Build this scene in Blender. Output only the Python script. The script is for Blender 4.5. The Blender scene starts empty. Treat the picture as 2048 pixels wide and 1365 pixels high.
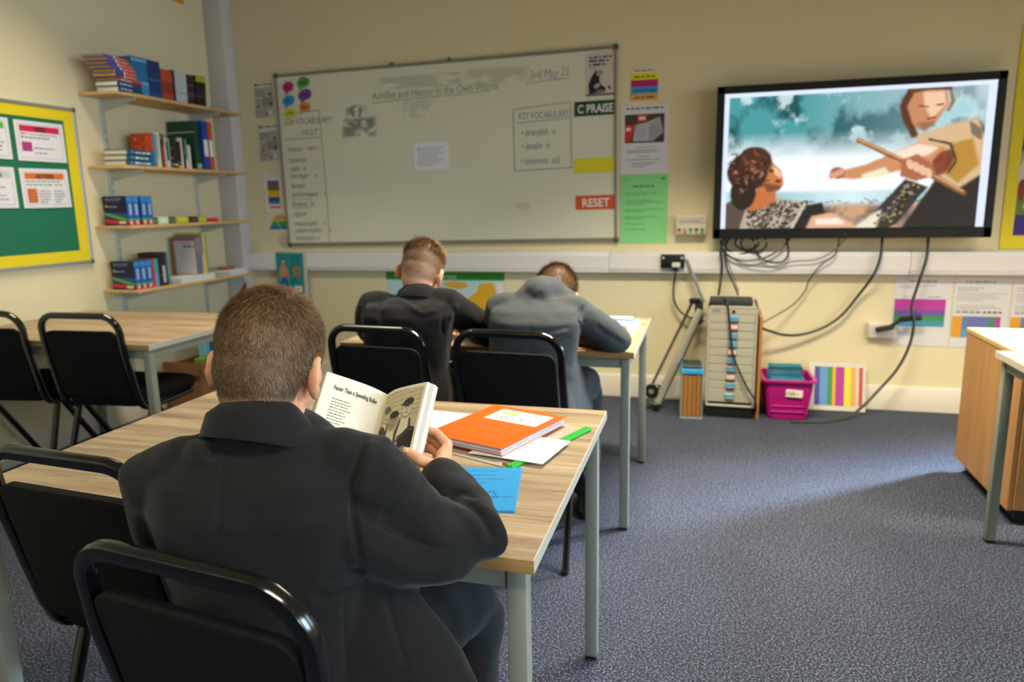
import bpy, bmesh, math, random
import numpy as np
from mathutils import Vector, Matrix, Euler

random.seed(11); np.random.seed(11)
scene = bpy.context.scene
COL = scene.collection
PI = math.pi

# ------------------------------------------------------------------ camera
def lin(h):
    h = h.lstrip('#')
    o = []
    for i in (0, 2, 4):
        c = int(h[i:i+2], 16) / 255.0
        o.append(c/12.92 if c <= 0.04045 else ((c+0.055)/1.055)**2.4)
    return (o[0], o[1], o[2], 1.0)

FPX, YAW, PITCH, ROLL, CAM_H = 1436.79, 0.267442, 0.189877, -0.018833, 1.30
cam_data = bpy.data.cameras.new('camera')
cam_data.sensor_fit = 'HORIZONTAL'; cam_data.sensor_width = 36.0
cam_data.lens = FPX / 2048.0 * 36.0
cam_data.clip_start = 0.05; cam_data.clip_end = 60
cam = bpy.data.objects.new('camera', cam_data); COL.objects.link(cam)
cy, sy, cp, sp = math.cos(YAW), math.sin(YAW), math.cos(PITCH), math.sin(PITCH)
fw = Vector((-sy*cp, cy*cp, -sp)); r0 = Vector((cy, sy, 0)); u0 = r0.cross(fw)
cr, sr = math.cos(ROLL), math.sin(ROLL)
rr = cr*r0 + sr*u0; uu = -sr*r0 + cr*u0
m = Matrix.Identity(4)
for i in range(3):
    m[i][0] = rr[i]; m[i][1] = uu[i]; m[i][2] = -fw[i]
m[2][3] = CAM_H
cam.matrix_world = m
cam_data.dof.use_dof = True
cam_data.dof.focus_distance = 1.25
cam_data.dof.aperture_fstop = 4.0
scene.camera = cam

# ------------------------------------------------------------------ world, exposure
world = bpy.data.worlds.new('world'); scene.world = world; world.use_nodes = True
wn = world.node_tree
bg = wn.nodes['Background']
sky = wn.nodes.new('ShaderNodeTexSky'); sky.sky_type = 'NISHITA'
sky.sun_disc = False; sky.sun_elevation = math.radians(38); sky.sun_rotation = math.radians(200)
wn.links.new(sky.outputs[0], bg.inputs[0]); bg.inputs[1].default_value = 0.12
vs = scene.view_settings
vs.view_transform = 'Standard'; vs.look = 'None'; vs.gamma = 1.0; vs.use_curve_mapping = False
vs.exposure = -0.06
scene.display_settings.display_device = 'sRGB'

# ------------------------------------------------------------------ lights
def area_light(name, loc, rot, sx, sy_, power, color, spread=PI):
    l = bpy.data.lights.new(name, 'AREA'); l.shape = 'RECTANGLE'
    l.size = sx; l.size_y = sy_; l.energy = power; l.color = color; l.spread = spread
    o = bpy.data.objects.new(name, l); o.location = loc; o.rotation_euler = rot
    COL.objects.link(o); return o

CEIL = 2.85
XL, XR, YB, YF = -3.47, 3.3, 4.75, -3.2
LAMPS = [(-2.4, 2.95), (0.1, 2.95), (2.5, 2.95), (-2.4, 0.1), (0.1, 0.1), (2.5, 0.1)]
LAMP_W = dict(zip(LAMPS, (24, 98, 64, 18, 24, 22)))
for (lx, ly) in LAMPS:
    area_light('ceiling_lamp', (lx, ly, CEIL-0.075), (0, 0, 0), 1.15, 0.26, LAMP_W[(lx, ly)], (1.0, 0.88, 0.66), math.radians(108))
# daylight through the three windows of the right wall
for wy, wpow in ((-1.6, 120), (0.7, 72), (3.0, 30)):
    area_light('window_daylight', (XR+0.10, wy, 1.62), Vector((-1, 0, -0.5)).to_track_quat('-Z', 'Y').to_euler(), 1.6, 1.3, wpow, (0.68, 0.84, 1.0), math.radians(125))
# daylight falling in low through the glazed door at the right end of the back wall
d_ = Vector((0.45, 3.12, 0.0))-Vector((2.75, 5.05, 1.35))
area_light('door_daylight', (2.75, 5.05, 1.35), d_.to_track_quat('-Z', 'Y').to_euler(), 0.5, 0.8, 62, (0.58, 0.76, 1.0), math.radians(36))

# ------------------------------------------------------------------ helpers
class MB:
    def __init__(s): s.v = []; s.f = []; s.mi = []
    def add(s, vs, fs, mi=0, M=None):
        b = len(s.v)
        for p in vs:
            p = Vector(p)
            if M is not None: p = M @ p
            s.v.append(tuple(p))
        for f in fs: s.f.append([b+i for i in f]); s.mi.append(mi)
        return s
    def box(s, c, d, bev=0.0, mi=0, M=None, seg=1):
        hx, hy, hz = d[0]/2, d[1]/2, d[2]/2
        if bev <= 0:
            vs = [(c[0]+a*hx, c[1]+b*hy, c[2]+e*hz) for a in (-1, 1) for b in (-1, 1) for e in (-1, 1)]
            return s.add(vs, [(0,1,3,2),(4,6,7,5),(0,4,5,1),(2,3,7,6),(0,2,6,4),(1,5,7,3)], mi, M)
        bm = bmesh.new()
        bmesh.ops.create_cube(bm, size=1.0)
        for v in bm.verts: v.co = Vector((c[0]+v.co.x*d[0], c[1]+v.co.y*d[1], c[2]+v.co.z*d[2]))
        bmesh.ops.bevel(bm, geom=bm.edges[:], offset=min(bev, hx*.98, hy*.98, hz*.98), segments=seg, profile=0.5, affect='EDGES')
        bm.verts.index_update()
        s.add([v.co.copy() for v in bm.verts], [[v.index for v in f.verts] for f in bm.faces], mi, M)
        bm.free(); return s
    def loft(s, rings, caps=True, closed=False, mi=0, M=None):
        n = len(rings[0]); vs = [p for r in rings for p in r]; fs = []
        R = len(rings)
        for i in range(R if closed else R-1):
            j = (i+1) % R
            for k in range(n):
                k2 = (k+1) % n
                fs.append((i*n+k, i*n+k2, j*n+k2, j*n+k))
        if caps and not closed:
            fs.append(tuple(reversed(range(n)))); fs.append(tuple((R-1)*n+k for k in range(n)))
        return s.add(vs, fs, mi, M)
    def tube(s, pts, r, n=8, closed=False, mi=0, M=None, sec=None, up=None):
        pts = [Vector(p) for p in pts]; N = len(pts); rings = []
        prev = None
        for i, p in enumerate(pts):
            if closed: t = pts[(i+1) % N]-pts[i-1]
            else: t = pts[min(i+1, N-1)]-pts[max(i-1, 0)]
            t.normalize()
            if prev is None:
                a = Vector(up) if up is not None else (Vector((0,0,1)) if abs(t.z) < .9 else Vector((1,0,0)))
            else: a = prev
            a = (a - t*a.dot(t)).normalized(); prev = a; b = t.cross(a)
            ri = r[i] if isinstance(r, (list, tuple)) else r
            if sec: rings.append([p + a*x + b*y for x, y in sec])
            else: rings.append([p + a*(ri*math.cos(2*PI*k/n)) + b*(ri*math.sin(2*PI*k/n)) for k in range(n)])
        return s.loft(rings, True, closed, mi, M)
    def lathe(s, prof, n=16, mi=0, M=None, c=(0, 0)):
        rings = [[(c[0]+r*math.cos(2*PI*k/n), c[1]+r*math.sin(2*PI*k/n), z) for k in range(n)] for r, z in prof]
        return s.loft(rings, True, False, mi, M)
    def prism(s, poly, z0, z1, mi=0, M=None):
        return s.loft([[(x, y, z0) for x, y in poly], [(x, y, z1) for x, y in poly]], True, False, mi, M)
    def build(s, name, mat, parent=None, angle=35, loc=None, rot=None):
        me = bpy.data.meshes.new(name); me.from_pydata(s.v, [], s.f); me.update()
        mats = mat if isinstance(mat, (list, tuple)) else [mat]
        for mt in mats: me.materials.append(mt)
        if len(mats) > 1: me.polygons.foreach_set('material_index', s.mi)
        bm = bmesh.new(); bm.from_mesh(me); bmesh.ops.recalc_face_normals(bm, faces=bm.faces[:]); bm.to_mesh(me); bm.free()
        if angle:
            me.polygons.foreach_set('use_smooth', [True]*len(me.polygons)); me.set_sharp_from_angle(angle=math.radians(angle))
        o = bpy.data.objects.new(name, me); COL.objects.link(o)
        if parent is not None: o.parent = parent
        if loc is not None: o.location = loc
        if rot is not None: o.rotation_euler = rot
        return o

def tag(o, label=None, cat=None, group=None, kind=None):
    if label: o['label'] = label
    if cat: o['category'] = cat
    if group: o['group'] = group
    if kind: o['kind'] = kind
    return o
def thing(name, label, cat, loc=(0, 0, 0), rot=(0, 0, 0), group=None):
    o = bpy.data.objects.new(name, None); COL.objects.link(o)
    o.empty_display_size = 0.1; o.location = loc
    o.rotation_euler = (0, 0, rot) if isinstance(rot, (int, float)) else rot
    return tag(o, label, cat, group)
def dup(root, loc=None, rot=None, label=None, group=None):
    def cp(o, par):
        c = o.copy(); COL.objects.link(c)
        if par is not None: c.parent = par
        for ch in list(o.children): cp(ch, c)
        return c
    c = cp(root, None)
    if loc is not None: c.location = loc
    if rot is not None: c.rotation_euler = (0, 0, rot) if isinstance(rot, (int, float)) else rot
    if label: c['label'] = label
    if group: c['group'] = group
    return c
def rrect(hx, hy, r, n=4):
    pts = []
    for cx_, cy_, a0 in ((hx-r, hy-r, 0), (-hx+r, hy-r, PI/2), (-hx+r, -hy+r, PI), (hx-r, -hy+r, 1.5*PI)):
        for k in range(n+1):
            a = a0 + k/n*PI/2; pts.append((cx_+r*math.cos(a), cy_+r*math.sin(a)))
    return pts
def smooth_path(pts, n=6):
    """Catmull-Rom through the points."""
    P = [Vector(p) for p in pts]; out = []
    for i in range(len(P)-1):
        p0, p1, p2, p3 = P[max(i-1, 0)], P[i], P[i+1], P[min(i+2, len(P)-1)]
        for k in range(n):
            t = k/n
            out.append(0.5*((2*p1)+(p2-p0)*t+(2*p0-5*p1+4*p2-p3)*t*t+(3*p1-p0-3*p2+p3)*t**3))
    out.append(P[-1]); return out

# ------------------------------------------------------------------ materials
MATS = {}
def mat(name, color, rough=0.6, metal=0.0, spec=0.5, bump=None, noise=None, **kw):
    """plain principled material; noise=(scale, amount) varies the colour, bump=(scale, strength, distance)."""
    if name in MATS: return MATS[name]
    mt = bpy.data.materials.new(name); mt.use_nodes = True; nt = mt.node_tree
    p = nt.nodes['Principled BSDF']
    c = lin(color) if isinstance(color, str) else color
    p.inputs['Base Color'].default_value = c; p.inputs['Roughness'].default_value = rough
    p.inputs['Metallic'].default_value = metal; p.inputs['Specular IOR Level'].default_value = spec
    for k, v in kw.items(): p.inputs[k].default_value = v
    if noise or bump:
        tc = nt.nodes.new('ShaderNodeTexCoord')
    if noise:
        n = nt.nodes.new('ShaderNodeTexNoise'); n.inputs['Scale'].default_value = noise[0]; n.inputs['Detail'].default_value = 4
        nt.links.new(tc.outputs['Object'], n.inputs['Vector'])
        mx = nt.nodes.new('ShaderNodeMix'); mx.data_type = 'RGBA'; mx.blend_type = 'MIX'
        k = noise[1]
        mx.inputs[6].default_value = (c[0]*(1-k), c[1]*(1-k), c[2]*(1-k), 1)
        mx.inputs[7].default_value = (min(1, c[0]*(1+k)), min(1, c[1]*(1+k)), min(1, c[2]*(1+k)), 1)
        nt.links.new(n.outputs['Fac'], mx.inputs[0]); nt.links.new(mx.outputs[2], p.inputs['Base Color'])
    if bump:
        n2 = nt.nodes.new('ShaderNodeTexNoise'); n2.inputs['Scale'].default_value = bump[0]; n2.inputs['Detail'].default_value = 3
        nt.links.new(tc.outputs['Object'], n2.inputs['Vector'])
        b = nt.nodes.new('ShaderNodeBump'); b.inputs['Strength'].default_value = bump[1]; b.inputs['Distance'].default_value = bump[2]
        nt.links.new(n2.outputs['Fac'], b.inputs['Height']); nt.links.new(b.outputs['Normal'], p.inputs['Normal'])
    MATS[name] = mt; return mt

def attr_mat(name, rough=0.6, emit=0.0, spec=0.4):
    mt = bpy.data.materials.new(name); mt.use_nodes = True; nt = mt.node_tree
    p = nt.nodes['Principled BSDF']; a = nt.nodes.new('ShaderNodeAttribute'); a.attribute_name = 'ink'
    p.inputs['Roughness'].default_value = rough; p.inputs['Specular IOR Level'].default_value = spec
    if emit:
        nt.links.new(a.outputs['Color'], p.inputs['Emission Color']); p.inputs['Emission Strength'].default_value = emit
        p.inputs['Base Color'].default_value = (0.01, 0.01, 0.01, 1)
    else: nt.links.new(a.outputs['Color'], p.inputs['Base Color'])
    return mt
INK = attr_mat('printed_ink', 0.55)
INK_GLOSS = attr_mat('printed_gloss', 0.3)
SCREEN = attr_mat('lit_screen', 0.25, 1.12)

def wood_mat(name, c0, c1, rough=0.45, scale=1.0, axis='X', streak=0.5):
    mt = bpy.data.materials.new(name); mt.use_nodes = True; nt = mt.node_tree; L = nt.links.new
    p = nt.nodes['Principled BSDF']; tc = nt.nodes.new('ShaderNodeTexCoord'); mp = nt.nodes.new('ShaderNodeMapping')
    st = {'X': (1.6, 22, 22), 'Y': (22, 1.6, 22), 'Z': (22, 22, 1.6)}[axis]
    mp.inputs['Scale'].default_value = [v*scale for v in st]
    L(tc.outputs['Object'], mp.inputs['Vector'])
    n = nt.nodes.new('ShaderNodeTexNoise'); n.inputs['Scale'].default_value = 1.0; n.inputs['Detail'].default_value = 7; n.inputs['Roughness'].default_value = 0.62; n.inputs['Distortion'].default_value = 0.9
    L(mp.outputs[0], n.inputs['Vector'])
    n2 = nt.nodes.new('ShaderNodeTexNoise'); n2.inputs['Scale'].default_value = 7.0; n2.inputs['Detail'].default_value = 5
    L(mp.outputs[0], n2.inputs['Vector'])
    ma = nt.nodes.new('ShaderNodeMath'); ma.operation = 'MULTIPLY_ADD'; ma.inputs[1].default_value = streak*0.6; L(n2.outputs['Fac'], ma.inputs[0]); L(n.outputs['Fac'], ma.inputs[2])
    cr_ = nt.nodes.new('ShaderNodeValToRGB'); cr_.color_ramp.elements[0].position = 0.42; cr_.color_ramp.elements[1].position = 0.88
    cr_.color_ramp.elements[0].color = lin(c0); cr_.color_ramp.elements[1].color = lin(c1)
    L(ma.outputs[0], cr_.inputs[0]); L(cr_.outputs[0], p.inputs['Base Color'])
    p.inputs['Roughness'].default_value = rough
    b = nt.nodes.new('ShaderNodeBump'); b.inputs['Strength'].default_value = 0.08; b.inputs['Distance'].default_value = 0.001
    L(n2.outputs['Fac'], b.inputs['Height']); L(b.outputs[0], p.inputs['Normal'])
    return mt

def carpet_mat():
    mt = bpy.data.materials.new('blue_grey_carpet'); mt.use_nodes = True; nt = mt.node_tree; L = nt.links.new
    p = nt.nodes['Principled BSDF']; tc = nt.nodes.new('ShaderNodeTexCoord')
    n = nt.nodes.new('ShaderNodeTexNoise'); n.inputs['Scale'].default_value = 165; n.inputs['Detail'].default_value = 4; n.inputs['Roughness'].default_value = 0.7
    L(tc.outputs['Object'], n.inputs['Vector'])
    cr_ = nt.nodes.new('ShaderNodeValToRGB'); e = cr_.color_ramp.elements
    e[0].position = 0.40; e[0].color = lin('#07080d'); e[1].position = 0.64; e[1].color = lin('#6e768c')
    k = e.new(0.5); k.color = lin('#151924')
    L(n.outputs['Fac'], cr_.inputs[0])
    n2 = nt.nodes.new('ShaderNodeTexNoise'); n2.inputs['Scale'].default_value = 2.2; n2.inputs['Detail'].default_value = 5
    L(tc.outputs['Object'], n2.inputs['Vector'])
    mr = nt.nodes.new('ShaderNodeMapRange'); mr.inputs[1].default_value = .3; mr.inputs[2].default_value = .7; mr.inputs[3].default_value = .88; mr.inputs[4].default_value = 1.1
    L(n2.outputs['Fac'], mr.inputs[0])
    mx = nt.nodes.new('ShaderNodeVectorMath'); mx.operation = 'SCALE'; L(cr_.outputs[0], mx.inputs[0]); L(mr.outputs[0], mx.inputs['Scale'])
    L(mx.outputs[0], p.inputs['Base Color']); p.inputs['Roughness'].default_value = 0.9; p.inputs['Specular IOR Level'].default_value = 0.25
    p.inputs['Sheen Weight'].default_value = 0.06; p.inputs['Sheen Roughness'].default_value = 0.4
    b = nt.nodes.new('ShaderNodeBump'); b.inputs['Strength'].default_value = 0.6; b.inputs['Distance'].default_value = 0.004
    L(n.outputs['Fac'], b.inputs['Height']); L(b.outputs[0], p.inputs['Normal'])
    return mt

M_WALL = mat('magnolia_paint', '#dcd0a9', 0.75, bump=(60, 0.05, 0.002), noise=(3.0, 0.02))
M_CEIL = mat('ceiling_tile_white', '#b9b4a4', 0.9)
M_WHITE = mat('white_gloss_trim', '#dcd9d4', 0.35)
M_PAPER = mat('white_paper', '#e6e4e2', 0.65)
M_BLACKTUBE = mat('black_gloss_tube', '#0a0a0a', 0.15, spec=0.7)
M_BLACKPAD = mat('black_upholstery', '#0a0a0a', 0.85, spec=0.2, bump=(400, 0.3, 0.001))
M_BLACKPLASTIC = mat('black_plastic', '#101113', 0.4)
M_CHROME = mat('bright_screw', '#c8c8c8', 0.25, 1.0)
M_LEG = mat('grey_green_leg_paint', '#84897c', 0.4, 0.15)
M_ALU = mat('aluminium_frame', '#a9adad', 0.35, 0.6)
M_TABLE = wood_mat('pale_oak_laminate', '#6b5842', '#bda685', 0.4)
M_OAKEDGE = wood_mat('oak_edge_band', '#7d6038', '#b08a55', 0.45)
M_LITEDGE = mat('lit_edge_band', '#b3ad9c', 0.4)  # side edge bands: light falling on the table sides put into the colour
M_PINE = wood_mat('pine_shelf', '#b98f55', '#dcb880', 0.5, 1.2, 'Y')
M_BEECH = wood_mat('beech_laminate', '#9c6f3c', '#b98a52', 0.45, 0.8, 'Z')
M_STEEL = mat('grey_steel_paint', '#a8a38f', 0.45, 0.1)

# ------------------------------------------------------------------ flat print
class Print:
    """coloured flat shapes in the plane of a sheet; every shape lies a hair above the one before."""
    def __init__(s, step=0.00012): s.v = []; s.f = []; s.c = []; s.z = 0.0; s.step = step
    def poly(s, pts, col):
        s.z += s.step; b = len(s.v); s.v += [(x, y, s.z) for x, y in pts]; s.f.append(tuple(range(b, b+len(pts)))); s.c.append(lin(col)); return s
    def rect(s, x0, y0, x1, y1, col): return s.poly([(x0, y0), (x1, y0), (x1, y1), (x0, y1)], col)
    def ell(s, cx_, cy_, rx, ry, col, rot=0, n=18):
        c_, s_ = math.cos(rot), math.sin(rot)
        return s.poly([(cx_+rx*math.cos(2*PI*k/n)*c_-ry*math.sin(2*PI*k/n)*s_, cy_+rx*math.cos(2*PI*k/n)*s_+ry*math.sin(2*PI*k/n)*c_) for k in range(n)], col)
    def line(s, pts, w, col):
        for (x0, y0), (x1, y1) in zip(pts, pts[1:]):
            dx, dy = x1-x0, y1-y0; l = math.hypot(dx, dy) or 1e-6; nx, ny = -dy/l*w/2, dx/l*w/2
            s.poly([(x0+nx, y0+ny), (x0-nx, y0-ny), (x1-nx, y1-ny), (x1+nx, y1+ny)], col); s.z -= s.step
        s.z += s.step; return s
    def frame(s, x0, y0, x1, y1, w, col):
        return s.line([(x0, y0), (x1, y0), (x1, y1), (x0, y1), (x0, y0)], w, col)
    def words(s, x0, x1, y, h, col, fill=0.9):
        x = x0; end = x0+(x1-x0)*fill
        s.z += s.step
        while x < end:
            w = min(h*random.uniform(1.0, 4.2), x1-x)
            if w > h*.5:
                b = len(s.v); hh = h*random.uniform(.75, 1)
                s.v += [(x, y, s.z), (x+w, y, s.z), (x+w, y+hh, s.z), (x, y+hh, s.z)]; s.f.append((b, b+1, b+2, b+3)); s.c.append(lin(col))
            x += w+h*.7
        return s
    def para(s, x0, x1, y_top, n, lead, h, col):
        for i in range(n): s.words(x0, x1, y_top-(i+1)*lead, h, col, random.uniform(.7, .98) if i < n-1 else .5)
        return s
    def build(s, parent, z=0.0, name='print', m=None):
        me = bpy.data.meshes.new(name); me.from_pydata([(x, y, q+z) for x, y, q in s.v], [], s.f)
        at = me.color_attributes.new('ink', 'FLOAT_COLOR', 'CORNER'); a = np.zeros((len(me.loops), 4), np.float32); i = 0
        for f, c in zip(s.f, s.c): a[i:i+len(f)] = c; i += len(f)
        at.data.foreach_set('color', a.ravel()); me.materials.append(m or INK)
        o = bpy.data.objects.new(name, me); COL.objects.link(o); o.parent = parent; return o

def lettering(s, size, parent, x, y, z, m, align='LEFT', xs=1.0, shear=0.0, rot=0.0, name='lettering', bold=0.0):
    cu = bpy.data.curves.new(name, 'FONT'); cu.body = s; cu.size = size; cu.align_x = align; cu.shear = shear; cu.offset = bold
    cu.resolution_u = 3
    t = bpy.data.objects.new(name, cu); COL.objects.link(t)
    bpy.context.view_layer.update()
    me = bpy.data.meshes.new_from_object(t.evaluated_get(bpy.context.evaluated_depsgraph_get()))
    bpy.data.objects.remove(t); bpy.data.curves.remove(cu)
    me.materials.clear(); me.materials.append(m)
    o = bpy.data.objects.new(name, me); COL.objects.link(o); o.parent = parent
    o.location = (x, y, z); o.scale = (xs, 1, 1); o.rotation_euler = (0, 0, rot); return o

INKM = lambda h: mat('ink_'+h.strip('#'), h, 0.6)
ROT_BACK = (PI/2, 0, 0)                      # sheet plane on the back wall
ROT_LEFT = (PI/2, 0, PI/2)                   # sheet plane on the left wall
def sheet(name, label, cat, w, h, loc, rot, color='#e6e4e2', t=0.0012, group=None, rough=.6, part='paper'):
    """a sheet whose lower left corner is at loc; front faces local +z"""
    r = thing(name, label, cat, loc, rot, group)
    MB().box((w/2, h/2, t/2), (w, h, t)).build(part, mat('sheet_'+color.strip('#'), color, rough), r, angle=0)
    return r

def paint_mesh(img, w, h, parent, z, m, name='picture', warp=None):
    """img (rows from the top, columns, 3) linear colours on a grid of vertices."""
    H, W = img.shape[:2]
    xs = np.linspace(0, w, W); ys = np.linspace(h, 0, H)
    X, Y = np.meshgrid(xs, ys); V = np.stack([X, Y, np.full_like(X, z)], -1).reshape(-1, 3)
    if warp: V = warp(V)
    idx = np.arange(H*W).reshape(H, W)
    F = np.stack([idx[1:, :-1], idx[1:, 1:], idx[:-1, 1:], idx[:-1, :-1]], -1).reshape(-1, 4)
    me = bpy.data.meshes.new(name)
    me.vertices.add(len(V)); me.vertices.foreach_set('co', V.astype(np.float32).ravel())
    me.loops.add(F.size); me.loops.foreach_set('vertex_index', F.astype(np.int32).ravel())
    me.polygons.add(len(F)); me.polygons.foreach_set('loop_start', np.arange(0, F.size, 4, dtype=np.int32))
    me.update(calc_edges=True); me.polygons.foreach_set('use_smooth', [True]*len(F))
    at = me.color_attributes.new('ink', 'FLOAT_COLOR', 'POINT')
    a = np.ones((H*W, 4), np.float32); a[:, :3] = np.clip(img.reshape(-1, 3), 0, 4); at.data.foreach_set('color', a.ravel())
    me.materials.append(m)
    o = bpy.data.objects.new(name, me); COL.objects.link(o); o.parent = parent; return o

class Canvas:
    """small painter for pictures: coordinates 0..1 from the top left."""
    def __init__(s, W, H, col='#ffffff'):
        s.W, s.H = W, H; s.a = np.zeros((H, W, 3)); s.a[:] = lin(col)[:3]
        s.x, s.y = np.meshgrid((np.arange(W)+.5)/W, (np.arange(H)+.5)/H); s.asp = W/H
    def put(s, m, col, al=1.0):
        c = np.array(lin(col)[:3]) if isinstance(col, str) else col
        m = np.clip(m, 0, 1)[..., None]*al; s.a = s.a*(1-m)+c*m; return s
    def blur(s, m, r):
        if r <= 0: return m
        k = np.exp(-np.arange(-int(3*r+1), int(3*r+2))**2/(2*r*r)); k /= k.sum(); h = len(k)//2
        for ax in (0, 1):
            p = np.pad(m, [(h, h) if i == ax else (0, 0) for i in range(2)], mode='edge')
            m = sum(k[i]*np.take(p, range(i, i+m.shape[ax]), axis=ax) for i in range(len(k)))
        return m
    def poly(s, pts, col, soft=0.7, al=1.0):
        m = np.zeros((s.H, s.W), bool); n = len(pts)
        for i in range(n):
            (x0, y0), (x1, y1) = pts[i], pts[(i+1) % n]
            if y0 == y1: continue
            m ^= ((y0 > s.y) != (y1 > s.y)) & (s.x < (x1-x0)*(s.y-y0)/(y1-y0)+x0)
        return s.put(s.blur(m.astype(float), soft), col, al)
    def ell(s, cx_, cy_, rx, ry, col, rot=0, soft=0.7, al=1.0):
        dx = (s.x-cx_)*s.asp; dy = s.y-cy_; c_, s_ = math.cos(rot), math.sin(rot)
        u = (dx*c_+dy*s_)/(rx*s.asp); v = (-dx*s_+dy*c_)/ry
        return s.put(s.blur((u*u+v*v < 1).astype(float), soft), col, al)
    def line(s, pts, w, col, soft=0.5, al=1.0):
        m = np.zeros((s.H, s.W))
        for (x0, y0), (x1, y1) in zip(pts, pts[1:]):
            X0, X1 = x0*s.asp, x1*s.asp; dx, dy = X1-X0, y1-y0; l2 = dx*dx+dy*dy+1e-12
            t = np.clip(((s.x*s.asp-X0)*dx+(s.y-y0)*dy)/l2, 0, 1)
            d = np.hypot(s.x*s.asp-X0-t*dx, s.y-y0-t*dy); m = np.maximum(m, (d < w/2).astype(float))
        return s.put(s.blur(m, soft), col, al)
    def noise(s, scale, seed=0, oct=4):
        rng = np.random.RandomState(seed); out = np.zeros((s.H, s.W)); amp = 1; tot = 0
        for o in range(oct):
            g = max(2, int(scale*2**o)); gx = int(g*s.asp)+2; R_ = rng.rand(g+2, gx+2)
            fx = s.x*(gx-1); fy = s.y*(g-1); ix = fx.astype(int); iy = fy.astype(int); tx = fx-ix; ty = fy-iy
            tx = tx*tx*(3-2*tx); ty = ty*ty*(3-2*ty)
            out += amp*((R_[iy, ix]*(1-tx)+R_[iy, ix+1]*tx)*(1-ty)+(R_[iy+1, ix]*(1-tx)+R_[iy+1, ix+1]*tx)*ty); tot += amp; amp *= .55
        return out/tot

# ------------------------------------------------------------------ the room
def struct(name, mb, m, parent=None, angle=35):
    o = mb.build(name, m, parent, angle)
    if parent is None: tag(o, kind='structure')
    return o
T = 0.12
o = struct('floor', MB().box(((XL+XR)/2, (YB+YF)/2, -0.05), (XR-XL+2*T, YB-YF+2*T, 0.1)), carpet_mat()); o['label'] = 'blue grey speckled carpet'
struct('ceiling', MB().box(((XL+XR)/2, (YB+YF)/2, CEIL+0.05), (XR-XL+2*T, YB-YF+2*T, 0.1)), M_CEIL)
o = struct('wall_back', MB().box(((XL-T+2.3)/2, YB+T/2, CEIL/2), (2.3-XL+T, T, CEIL)).box(((3.2+XR+T)/2, YB+T/2, CEIL/2), (XR+T-3.2, T, CEIL)).box((2.75, YB+T/2, (2.1+CEIL)/2), (.9, T, CEIL-2.1)), M_WALL); o['label'] = 'cream painted wall behind the whiteboard'
o = struct('wall_left', MB().box((XL-T/2, (YB+YF)/2, CEIL/2), (T, YB-YF, CEIL)), M_WALL); o['label'] = 'cream painted wall behind the bookshelves'
struct('wall_front', MB().box(((XL+XR)/2, YF-T/2, CEIL/2), (XR-XL+2*T, T, CEIL)), M_WALL)
w = MB(); ys = [YF, -2.4, -0.8, -0.1, 1.5, 2.2, 3.8, YB]
w.box((XR+T/2, (YF+YB)/2, 0.5), (T, YB-YF, 1.0)); w.box((XR+T/2, (YF+YB)/2, (CEIL+2.3)/2), (T, YB-YF, CEIL-2.3))
for a, b in zip(ys[0::2], ys[1::2]): w.box((XR+T/2, (a+b)/2, 1.65), (T, b-a, 1.3))
struct('wall_right', w, M_WALL)
for k, (a, b) in enumerate(zip(ys[1::2], ys[2::2])):
    f = MB()
    for y_ in (a+.025, (a+b)/2, b-.025): f.box((XR+.05, y_, 1.65), (.06, .05, 1.3), .005)
    for z_ in (1.025, 2.275): f.box((XR+.05, (a+b)/2, z_), (.06, b-a, .05), .005)
    struct('window_%d' % (k+1), f, M_WHITE)
f = MB()
for x_ in (2.325, 3.175): f.box((x_, YB+.06, 1.05), (.05, .14, 2.1), .005)
f.box((2.75, YB+.06, 2.075), (.8, .14, .05), .005)
struct('door_1', f, M_WHITE)
# skirting, dado trunking, boxed-in pipe in the corner
sk = lambda L_: [(0, 0), (-.018, 0), (-.018, .125), (-.008, .15), (0, .15)]
b = MB(); prof = [(0, 0), (-.018, 0), (-.018, .135), (-.009, .15), (0, .15)]
b.loft([[(XL, YB+y_, z_) for y_, z_ in prof], [(2.28, YB+y_, z_) for y_, z_ in prof]])
o = struct('baseboard_back', b, mat('skirting_paint', '#cfc8b8', .4)); o['label'] = 'cream skirting board'
b = MB(); b.loft([[(XL-y_, YF, z_) for y_, z_ in prof], [(XL-y_, YB, z_) for y_, z_ in prof]])
struct('baseboard_left', b, MATS['skirting_paint'])
M_TRUNK = mat('white_trunking', '#dfdbd9', .4)
b = MB()
for xa, xb in ((-3.32, -2.895), (-2.893, -0.62), (-0.618, 1.15), (1.152, 2.28)):
    b.box(((xa+xb)/2, YB-.0275, .9075), (xb-xa, .055, .135), .006, seg=2)
    b.box(((xa+xb)/2, YB-.0555, .9075), (xb-xa, .003, .085), .001)
o = struct('trim_1', b, M_TRUNK); o['label'] = 'white cable trunking running along the wall'
b = MB(); b.box((-3.395, YB-.06, CEIL/2), (.15, .12, CEIL), .012, seg=2)
o = struct('trim_2', b, mat('pipe_boxing_paint', '#c9c3c0', .35)); o['label'] = 'white boxed pipe in the room corner'
# ceiling lamps (above the frame)
for k, (lx, ly) in enumerate(LAMPS):
    t_ = thing('ceiling_light', ['ceiling lamp nearest the bookshelves, with white housing', 'ceiling lamp in front of the middle of the whiteboard', 'ceiling lamp in front of the wall screen', 'ceiling lamp behind the camera on the left wall side', 'ceiling lamp above the camera in the room middle', 'ceiling lamp behind the camera on the window side'][k], 'ceiling light', (lx, ly, CEIL), group='ceiling lamps above the classroom')
    hb = MB()
    for sx_ in (-1, 1): hb.box((sx_*.6, 0, -.03), (.02, .3, .06), .004)
    for sy_ in (-1, 1): hb.box((0, sy_*.15, -.03), (1.22, .02, .06), .004)
    hb.box((0, 0, -.006), (1.2, .3, .012))
    hb.build('housing', M_WHITE, t_)

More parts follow.
